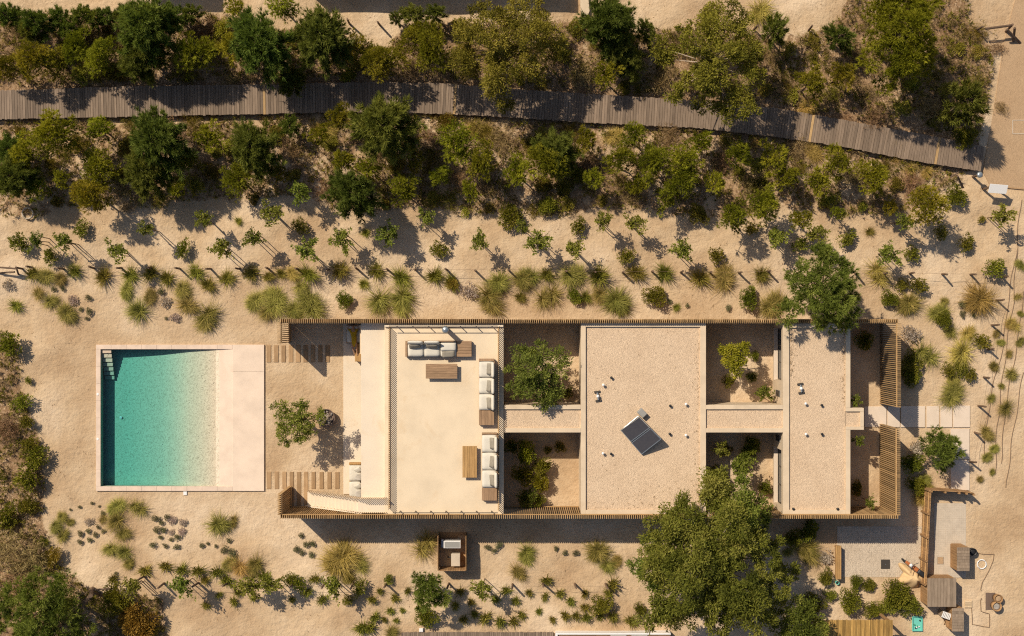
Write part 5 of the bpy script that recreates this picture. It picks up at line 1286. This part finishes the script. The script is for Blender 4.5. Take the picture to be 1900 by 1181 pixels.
TUFT = [(209,1075,9),(268,1060,12),(306,1052,11),(336,1059,12),(366,1061,12),(401,1063,12),(420,1078,12),(379,1078,9),(406,1105,7),(382,1124,8),(433,1118,9),(488,1072,12),(584,1075,10),(597,1113,10),(571,1100,9),(705,1097,7),(691,1114,9),(732,1110,9),(756,1097,7),(542,1113,7),(724,1135,8),(746,1133,6),(695,1147,10),(713,1151,6),(735,1152,6),(672,1167,14),(686,1165,12),(854,1099,9),(873,1118,8),(919,1113,9),(938,1097,10),(957,1116,9),(900,1148,12),(928,1155,11),(953,1154,10),(968,1143,9),(1015,1078,10),(982,1101,8),(1011,1108,8),(1039,1102,9),(1058,1116,9),(1085,1102,8),(1048,1143,10),(1069,1143,9),(1085,1127,9),(1088,1146,10),(1113,1143,9),(1137,1146,11),(1137,1086,12),(1129,1102,9),(1172,1154,12),(440,1100,8),(470,1110,8),(860,1150,9),(880,1140,8),(845,1125,9),(650,1075,9),(1000,1135,7),(1025,1150,7)]
GRASS = [(84,511,20),(108,517,18),(68,541,17),(90,560,20),(117,579,27),(233,538,18),(258,577,25),(279,552,15),(336,538,20),(344,566,26),(377,590,26),(472,557,22),(496,577,20),(556,533,18),(512,560,26),(577,565,28),(542,574,20),(496,544,14),(702,555,28),(740,555,28),(924,522,24),(903,557,28),(968,517,22),(982,509,20),(1007,555,28),(1064,514,24),(1140,557,30),(1346,514,24),(1435,568,25),(1116,545,20),
 (112,961,15),(102,978,15),(114,997,17),(130,969,9),(214,940,20),(247,940,20),(217,967,22),(228,988,20),(187,967,10),(209,1018,20),(233,1024,18),(238,1045,12),(401,975,29),(431,975,13),(425,1045,17),(469,1048,19),(670,1056,20),(643,1072,14),(781,1021,28),(973,1029,20),(957,1061,22),(724,1173,20),(634,1013,14),(1110,1021,25),(1126,1048,18),(1145,1043,12),(1495,1024,26),(1465,1024,14),
 (1687,560,25),(1744,582,19),(1752,560,12),(1771,732,24),(1768,707,16),(1712,653,26),(1714,893,18),(1768,615,15),(1720,905,14)]
STRAW = [(542,509,16),(1633,519,27),(1823,552,33),(444,1051,20),(629,1037,40),(1790,653,29),(1796,620,19),(1714,923,19),(1497,198,21),(1415,14,34),(805,212,14),(880,235,18),(900,250,16),(1140,255,18),(1400,270,15),(1510,285,18),(1660,285,17),(1690,310,16),(1720,320,14),(590,238,22),(610,250,18),(1877,598,15),(1875,604,14)]
EGRASS = [(1892,634,10),(1871,656,11),(1847,680,11),(1877,694,17),(1858,718,9),(1839,741,12),(1870,757,17),(1831,805,16),(1844,835,13),(1831,851,14),(1842,874,9),(1858,637,8),(1819,889,10),(1885,552,9),(1893,490,11),(1893,582,9),(1850,620,8)]
MOUND = [(100,537,6),(116,536,6),(164,553,7),(165,578,8),(150,574,5),(161,591,5),(298,541,8),(309,591,4),(1785,565,9),(1786,582,8),(1806,585,6),(1351,571,7),(1242,560,6),(1275,567,5),
 (149,991,7),(164,986,6),(177,992,6),(167,1002,6),(149,1006,6),(192,986,5),(182,978,5),(190,952,5),(289,962,8),(310,960,7),(299,970,6),(290,983,8),(303,984,7),(298,997,5),(317,1001,5),(329,997,7),(284,1011,7),(307,1013,6),(328,1015,7),(375,1012,6),(386,1009,4),(401,1013,4),(425,1003,6),(417,1020,9),(431,1026,9),(171,934,4),(148,941,4),(131,946,3),(184,940,3),(216,1063,4),
 (559,994,6),(568,1010,7),(579,1009,7),(550,1019,7),(560,1025,7),(578,1029,7),(1031,1018,6),(1048,1025,6),(1068,1026,7),(905,1015,7),(917,1022,6),(925,1012,8)]
LAV = [(16,528,12),(135,557,11),(306,560,12),(325,590,11),(870,541,18),(320,966,9),(339,970,9),(337,986,9),(317,988,7),(165,968,9),(1690,620,20),(1701,832,17),(1530,1034,17)]
DRY = [(610,352,25),(1625,215,24),(1615,170,18),(1850,90,14),(16,797,24),(27,1024,40),(60,1045,30),(35,1070,28),(1858,200,12),(225,355,18),(265,365,18),(235,385,14),(1570,225,16),(700,270,22),(540,280,20),(800,260,20),(330,250,22),(930,260,26),(1240,250,22),(1340,300,22),(1400,340,24),(1170,360,20),(1090,300,20),(850,330,20),(1480,270,22),(1580,330,20),(1690,340,22),(75,180,14),(430,150,20),(230,80,18),(160,70,18),(380,60,22),(760,130,24),(1080,140,24),(1230,150,26),(1430,110,20),(1590,110,20),(1720,200,24),(40,60,16),(290,290,18),(1670,260,14),(900,345,18)]
RUST = [(257,1156,36),(240,1140,22),(280,1170,20)]
YELL = [(103,1032,18),(838,527,14)]
COURT = [('sap','sparse young tree',1416,729,19,.9),('sap','sparse young tree',1335,835,17,1.2),('sap','feathery sparse tree',1378,872,30,1.3),('sap','small leafy tree',1587,745,14,1.3),('sap','small leafy tree',1592,816,14,1.3),('sap','small leafy tree',1617,933,14,1.0)]
for a in PINE:
    a = (a[0], a[1], a[2]*1.14)
    k = 'pine_s' if a[2] < 24 else ('pine_m' if a[2] < 33 else 'pine_l'); R0, hc0 = {'pine_s': (.62, 1.55), 'pine_m': (.95, 2.0), 'pine_l': (1.35, 2.6)}[k]
    tree(k, 'pine_tree', 'rounded bright green young pine', 'pine', *a, R0=R0, hc0=hc0, group='young pines in the dune planting', hscale=rv.uniform(.9, 1.15))
for a in DARK: tree('dark_l', 'pine_tree', 'large dark long-needled pine', 'pine', a[0], a[1], a[2]*1.1, R0=1.6, hc0=2.7, group='dark long-needled pines', hscale=rv.uniform(.9, 1.15), mat='f_dark')
for a in DARK_S: tree('dark_s', 'conifer', 'small dark spiky conifer', 'conifer', a[0], a[1], a[2]*1.18, R0=.75, hc0=1.3, group='small dark conifers', hscale=rv.uniform(1.0, 1.4))
for a in SAP: tree('sap', 'staked_sapling', 'thin staked sapling', 'sapling', a[0], a[1], a[2]*1.22, R0=.58, hc0=1.75, stakes=2, hscale=1.75/(1.75*a[2]*1.22/PPM/.58)*rv.uniform(.95, 1.1), group='staked saplings')
for a in SHRUB: plant('shrub', 'round_shrub', 'low round green shrub', 'shrub', *a, R0=.5, h=rv.uniform(.9, 1.2), group='low round shrubs', zc=.4)
for a in BUSH: plant('bush', 'leafy_bush', 'dense leafy green bush', 'bush', *a, R0=.8, h=rv.uniform(.9, 1.2), group='dense leafy bushes', zc=.5)
for a in SPIKY: plant('spiky', 'spiky_plant', 'spiky fan-leaved plant', 'plant', *a, R0=.45, h=rv.uniform(.9, 1.2), group='spiky planting', zc=.3)
for a in TUFT: plant('tuft', 'young_plant', 'small tufted young plant', 'plant', a[0], a[1], a[2]*1.25, R0=.30, h=rv.uniform(.9, 1.3), group='young tufted plants', zc=.2)
for a in GRASS: plant('grass', 'grass_clump', 'arching green dune grass clump', 'grass', *a, R0=.80, group='dune grass clumps', zc=.4)
for a in STRAW: plant('grass', 'grass_clump', 'straw yellow dune grass clump', 'grass', *a, R0=.80, mat='f_straw', group='dune grass clumps', zc=.4)
for a in EGRASS: plant('grass', 'grass_tuft', 'small sparse grass tuft', 'grass', *a, R0=.80, group='small grass tufts', zc=.3)
for a in MOUND: plant('mound', 'mound_plant', 'tiny grey-green cushion plant', 'plant', *a, R0=.26, group='cushion plants', zc=.15)
for a in LAV: plant('mound', 'lavender', 'grey-mauve lavender mound', 'lavender', *a, R0=.26, h=.7, mat='f_lav', group='lavender mounds', zc=.15)
for a in DRY: plant('dry', 'dry_bush', 'dry brown twiggy bush', 'bush', *a, R0=.55, h=rv.uniform(.8, 1.2), group='dry bushes', zc=.3)
SCRUB = []; rq = random.Random(21); ALLC = PINE+DARK+DARK_S+DRY+BUSH
for _ in range(6000):
    if len(SCRUB) >= 90: break
    px, py = rq.uniform(5, 1820), rq.uniform(30, 400); r_ = rq.uniform(11, 21)
    if litter_at(X(px), Y(py)) < .45 or (interp(BW_TOP, px)-12 < py < interp(BW_BOT, px)+10): continue
    if any(math.hypot(px-q[0], py-q[1]) < .75*(q[2]+r_) for q in ALLC+SCRUB) or math.hypot(px-940, py-85) < 80 or math.hypot(px-1320, py-110) < 95 or math.hypot(px-1668, py-75) < 75: continue
    SCRUB.append((px, py, r_))
for i, a in enumerate(SCRUB): plant(('bush', 'dry', 'shrub')[i % 3], 'scrub_bush', 'low olive scrub bush', 'bush', *a, R0=(.8, .55, .5)[i % 3], h=rv.uniform(.6, .95), mat=('f_olive', 'f_olive', 'f_tuft')[i % 3], group='low olive scrub', zc=.3)
for a in RUST: plant('bush', 'rusty_bush', 'rust brown leafy bush', 'bush', *a, R0=.8, mat='f_rust', group='rusty bushes', zc=.4)
for a in YELL: plant('bush', 'yellow_bush', 'yellow-green rounded bush', 'bush', *a, R0=.8, mat='f_tuft', group='yellow-green bushes', zc=.4)
for (k, d, px, py, r, hs) in COURT: tree('sap', 'court_tree', d, 'tree', px, py, r, R0=.58, hc0=1.75, hscale=hs*1.6/(1.75*r/PPM/.58), group='court trees')
for (px, py, r, m_) in ((975,843,24,'f_pine'),(971,883,22,'f_pine'),(977,926,21,'f_sap'),(1002,896,20,'f_pine'),(1007,867,20,'f_shrub'),(1000,930,14,'f_shrub'),(1385,850,18,'f_sap'),(1420,905,14,'f_shrub'),(1395,700,12,'f_sap'),(1017,836,9,'f_tuft'),(1053,729,12,'f_shrub'),(1354,707,14,'f_shrub'),(1332,889,24,'f_shrub'),(1402,661,10,'f_shrub'),(1606,634,20,'f_shrub'),(1592,907,15,'f_shrub'),(1345,835,14,'f_shrub'),(950,830,14,'f_shrub'),(1040,830,12,'f_shrub'),(1395,830,20,'f_shrub')):
    plant('bush', 'court_shrub', 'leafy shrub', 'shrub', px, py, r, R0=.8, h=1.5, mat=m_, group='court shrubs', zc=.8)

# ------------------------------------------------------------------ single large trees
def big(name, label, cat, geo, trunk, px, py, hc, mat, bark='palebark'):
    x_, y_ = X(px, hc), Y(py, hc); e = empty(name, (x_, y_, G(x_, y_))); tag(e, label, cat)
    inst('trunk', limbs(trunk, M[bark], n=7), e); inst('crown', mk('crown', geo, mat), e); return e
def lobed(seed, R, hc, vz, nl, per, ll, lw, lobe=(.55, 1.0), droop=.25, ell=(1, 1), hole=.0, base=0.0, needle=False, k=12):
    """big crown of separate leaf lobes on limbs, ragged outline"""
    r = np.random.default_rng(seed); parts = []; tr = [(bent(r, (0, 0, -.2), (r.normal(0, .1), r.normal(0, .1), hc*.55), .03, 5), .10+.03*R, .06+.015*R)]
    ph = r.uniform(0, 6.28, 3)
    for i in range(nl):
        t = (i+.5)/nl; a = i*2.39996+r.uniform(-.4, .4); edge = 1+.13*math.sin(3*a+ph[0])+.09*math.sin(5*a+ph[1])+.05*math.sin(8*a+ph[2])
        rad = R*edge*math.sqrt(t)*.88*r.uniform(.85, 1.1); z = hc+vz*(.62*(1-t**1.3)-.5*t)+r.normal(0, .30)*vz
        c = np.array([rad*math.cos(a)*ell[0], rad*math.sin(a)*ell[1], z]); lr = r.uniform(*lobe)
        mid_ = np.array([c[0]*.35, c[1]*.35, hc*.55+(z-hc*.55)*.45]); tr.append(([(0, 0, hc*.45), tuple(mid_+r.normal(0, .1, 3)), tuple(c)], .03+.008*R, .008))
        lt = .46+r.normal(0, .15)
        # each lobe is a bunch of small sprays
        ns = max(5, int(9*(lr/np.mean(lobe))**2)); sd = rdir(r, ns, -.25); sc_ = c+sd*lr*r.uniform(.45, .95, (ns, 1))*np.array([1, 1, .7])
        for q in range(ns):
            sr = lr*r.uniform(.30, .52); n = int(per/ns*r.uniform(.8, 1.2)*(lr/np.mean(lobe))**2)+3; d = rdir(r, n, -.5); p = sc_[q]+d*sr*(r.uniform(.15, 1.1, (n, 1))**.75)*np.array([1, 1, .6])
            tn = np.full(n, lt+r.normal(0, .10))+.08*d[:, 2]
            if needle:
                dd = unit(d*.5+sd[q]*.6+np.array([0, 0, .45])); parts.append(needles(r, p, dd, k, ll, lw, .38, tn))
            else:
                dd = unit(d*.45+sd[q]*.5+r.normal(0, .5, (n, 3))+np.array([0, 0, -droop])); parts.append(leaves(r, p, dd, ll, lw, tn))
    return merge(parts), tr
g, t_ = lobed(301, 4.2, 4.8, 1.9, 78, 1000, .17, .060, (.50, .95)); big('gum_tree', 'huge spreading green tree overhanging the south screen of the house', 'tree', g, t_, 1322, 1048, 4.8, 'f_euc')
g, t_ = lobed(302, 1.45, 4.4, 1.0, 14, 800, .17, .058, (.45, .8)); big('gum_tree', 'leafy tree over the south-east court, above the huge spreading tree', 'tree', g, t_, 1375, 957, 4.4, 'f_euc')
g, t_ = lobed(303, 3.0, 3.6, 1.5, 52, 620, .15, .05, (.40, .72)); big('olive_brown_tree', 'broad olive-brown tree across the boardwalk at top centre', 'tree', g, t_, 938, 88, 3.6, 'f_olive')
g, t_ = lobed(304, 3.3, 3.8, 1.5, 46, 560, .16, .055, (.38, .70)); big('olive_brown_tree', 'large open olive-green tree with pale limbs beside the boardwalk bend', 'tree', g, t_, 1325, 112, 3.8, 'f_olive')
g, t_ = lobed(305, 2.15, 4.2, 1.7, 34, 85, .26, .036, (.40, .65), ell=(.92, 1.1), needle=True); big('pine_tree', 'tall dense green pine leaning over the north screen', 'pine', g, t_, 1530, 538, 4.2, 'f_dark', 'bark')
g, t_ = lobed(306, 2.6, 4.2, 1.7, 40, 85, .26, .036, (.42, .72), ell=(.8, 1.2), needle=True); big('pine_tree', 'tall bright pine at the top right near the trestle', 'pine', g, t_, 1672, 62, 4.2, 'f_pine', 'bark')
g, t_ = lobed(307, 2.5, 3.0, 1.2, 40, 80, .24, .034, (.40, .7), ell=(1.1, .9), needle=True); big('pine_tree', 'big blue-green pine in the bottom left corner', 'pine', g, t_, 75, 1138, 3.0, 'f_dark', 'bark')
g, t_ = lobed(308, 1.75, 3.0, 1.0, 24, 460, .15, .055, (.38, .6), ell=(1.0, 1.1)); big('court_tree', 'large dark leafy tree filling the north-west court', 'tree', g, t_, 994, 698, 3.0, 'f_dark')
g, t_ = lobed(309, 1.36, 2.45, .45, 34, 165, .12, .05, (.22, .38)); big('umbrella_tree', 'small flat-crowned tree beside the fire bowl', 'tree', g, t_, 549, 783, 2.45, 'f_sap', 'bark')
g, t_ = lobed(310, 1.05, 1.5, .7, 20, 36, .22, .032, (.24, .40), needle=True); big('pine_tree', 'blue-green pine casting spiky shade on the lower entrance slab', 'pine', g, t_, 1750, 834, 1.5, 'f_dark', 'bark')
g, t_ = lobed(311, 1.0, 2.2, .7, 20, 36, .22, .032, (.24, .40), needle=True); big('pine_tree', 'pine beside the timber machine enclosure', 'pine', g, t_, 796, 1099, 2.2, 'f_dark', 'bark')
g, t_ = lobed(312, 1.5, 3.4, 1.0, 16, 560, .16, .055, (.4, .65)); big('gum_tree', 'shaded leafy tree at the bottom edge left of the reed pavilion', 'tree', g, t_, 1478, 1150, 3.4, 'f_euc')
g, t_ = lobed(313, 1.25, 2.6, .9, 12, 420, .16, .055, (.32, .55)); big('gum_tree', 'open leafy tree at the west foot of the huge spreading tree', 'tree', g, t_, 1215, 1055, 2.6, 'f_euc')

g, t_ = lobed(314, .88, 2.3, .6, 18, 260, .12, .05, (.22, .36), ell=(.9, 1.05)); big('court_tree', 'bright leafy tree in the north-east court', 'tree', g, t_, 1364, 664, 2.3, 'f_pine', 'bark')
# labels: the place of each plant among its like, counted along its stretch of garden
for (desc, zn), L_ in REG.items():
    L_.sort(key=lambda q: (q[0], q[1]))
    for i, (_, _, o) in enumerate(L_):
        if len(L_) == 1: o['label'] = '%s, the only one %s' % (desc, zn)
        else: o['label'] = '%s %s, %s from the left' % (desc, zn, ordw(i+1)) if i < len(L_)-1 else '%s %s, the rightmost one' % (desc, zn)

# ------------------------------------------------------------------ undergrowth in the litter (nobody could count it)
r = np.random.default_rng(9)
def scatter(n, fn):
    out = []
    while sum(len(o) for o in out) < n:
        q = np.stack([r.uniform(-30, 30, 4000), r.uniform(-19, 19, 4000)], 1); px, py = CX+q[:, 0]*PPM, CY-q[:, 1]*PPM
        onb = (py > interp(BW_TOP, px)-8) & (py < interp(BW_BOT, px)+4) & (px < 1834)
        clump = vnoise(q[:, 0], q[:, 1], 1.3, 4.4)+.5*vnoise(q[:, 0], q[:, 1], 3.1, 1.2)
        k = (fn(px, py, q) > r.random(4000)) & ~onb & (clump > -.25+.5*r.random(4000)-.25); out.append(q[k])
    return np.concatenate(out)[:n]
lit = lambda px, py, q: np.clip(litter_at(q[:, 0], q[:, 1])*1.25-.2, 0, 1)
def stuff(name, label, n, k, L, w, mat, zr, spread, tm=.5):
    q = scatter(n, lit); C = np.stack([q[:, 0], q[:, 1], gz(q[:, 0], q[:, 1])+r.uniform(.0, zr, n)], 1)
    g = needles(r, C, unit(rdir(r, n, .1)+np.array([0, 0, .3])), k, L, w, spread, np.full(n, tm)+r.normal(0, .15, n))
    tag(link(bpy.data.objects.new(name, mk(name, g, mat))), label, kind='stuff')
stuff('dry_undergrowth', 'dry brown undergrowth covering the dune litter', 7500, 12, .34, .020, 'f_dry', .32, .8)
stuff('low_herbs', 'low olive green herbs covering the dune litter', 6500, 11, .26, .034, 'f_olive', .36, .7)
stuff('weed_leaves', 'small green weeds covering the dune litter', 2000, 10, .18, .038, 'f_shrub', .22, .7)
stuff('dead_grass', 'pale dead grass covering the dune litter', 1800, 12, .36, .011, 'f_straw', .12, .6)

q = np.stack([r.uniform(-28.5, 28.5, 9000), r.uniform(-17.7, 17.7, 9000)], 1); px, py = CX+q[:, 0]*PPM, CY-q[:, 1]*PPM
ok = ~((px > 170) & (px < 1815) & (py > 588) & (py < 970)) & ~((px > 1545) & (py > 960)) & ~((py > interp(BW_TOP, px)-6) & (py < interp(BW_BOT, px)+4)) & (px < 1820)
ok &= (vnoise(q[:, 0], q[:, 1], .9, 2.2)+.6*vnoise(q[:, 0], q[:, 1], 2.3, 5.0) > .15); q = q[ok][:2600]
C = np.stack([q[:, 0], q[:, 1], gz(q[:, 0], q[:, 1])+.012], 1)
g = needles(r, C, unit(rdir(r, len(C), -.05)*np.array([1, 1, .15])), 2, .13, .02, .5, np.full(len(C), .35))
tag(link(bpy.data.objects.new('sand_debris', mk('sand_debris', g, 'f_dry'))), 'small brown twigs and leaves strewn over the sand', kind='stuff')

# dry bits blown on to the gravel roofs, thickest near the big tree and along the parapets
q = np.concatenate([np.stack([r.normal(1210, 60, 120), 946-np.abs(r.normal(0, 24, 120))], 1), np.stack([1297-np.abs(r.normal(0, 5, 120)), r.uniform(620, 945, 120)], 1), np.stack([1568-np.abs(r.normal(0, 4, 120)), r.uniform(612, 750, 120)], 1), np.stack([1466+np.abs(r.normal(0, 5, 90)), r.uniform(612, 700, 90)], 1), np.stack([r.uniform(1090, 1296, 90), r.uniform(612, 944, 90)], 1)])
q = q[((q[:, 0] > 1089) & (q[:, 0] < 1298) & (q[:, 1] < 945)) | ((q[:, 0] > 1466) & (q[:, 0] < 1568))]
C = np.stack([X(q[:, 0], ZG), Y(q[:, 1], ZG), np.full(len(q), ZG+.01)], 1)
g = needles(r, C, unit(rdir(r, len(C), -.05)*np.array([1, 1, .2])+np.array([0, 0, .04])), 2, .13, .015, .5, np.full(len(C), .5))
tag(link(bpy.data.objects.new('roof_litter', mk('roof_litter', g, 'f_dry'))), 'dry leaves and twigs blown on to the gravel roofs', kind='stuff')
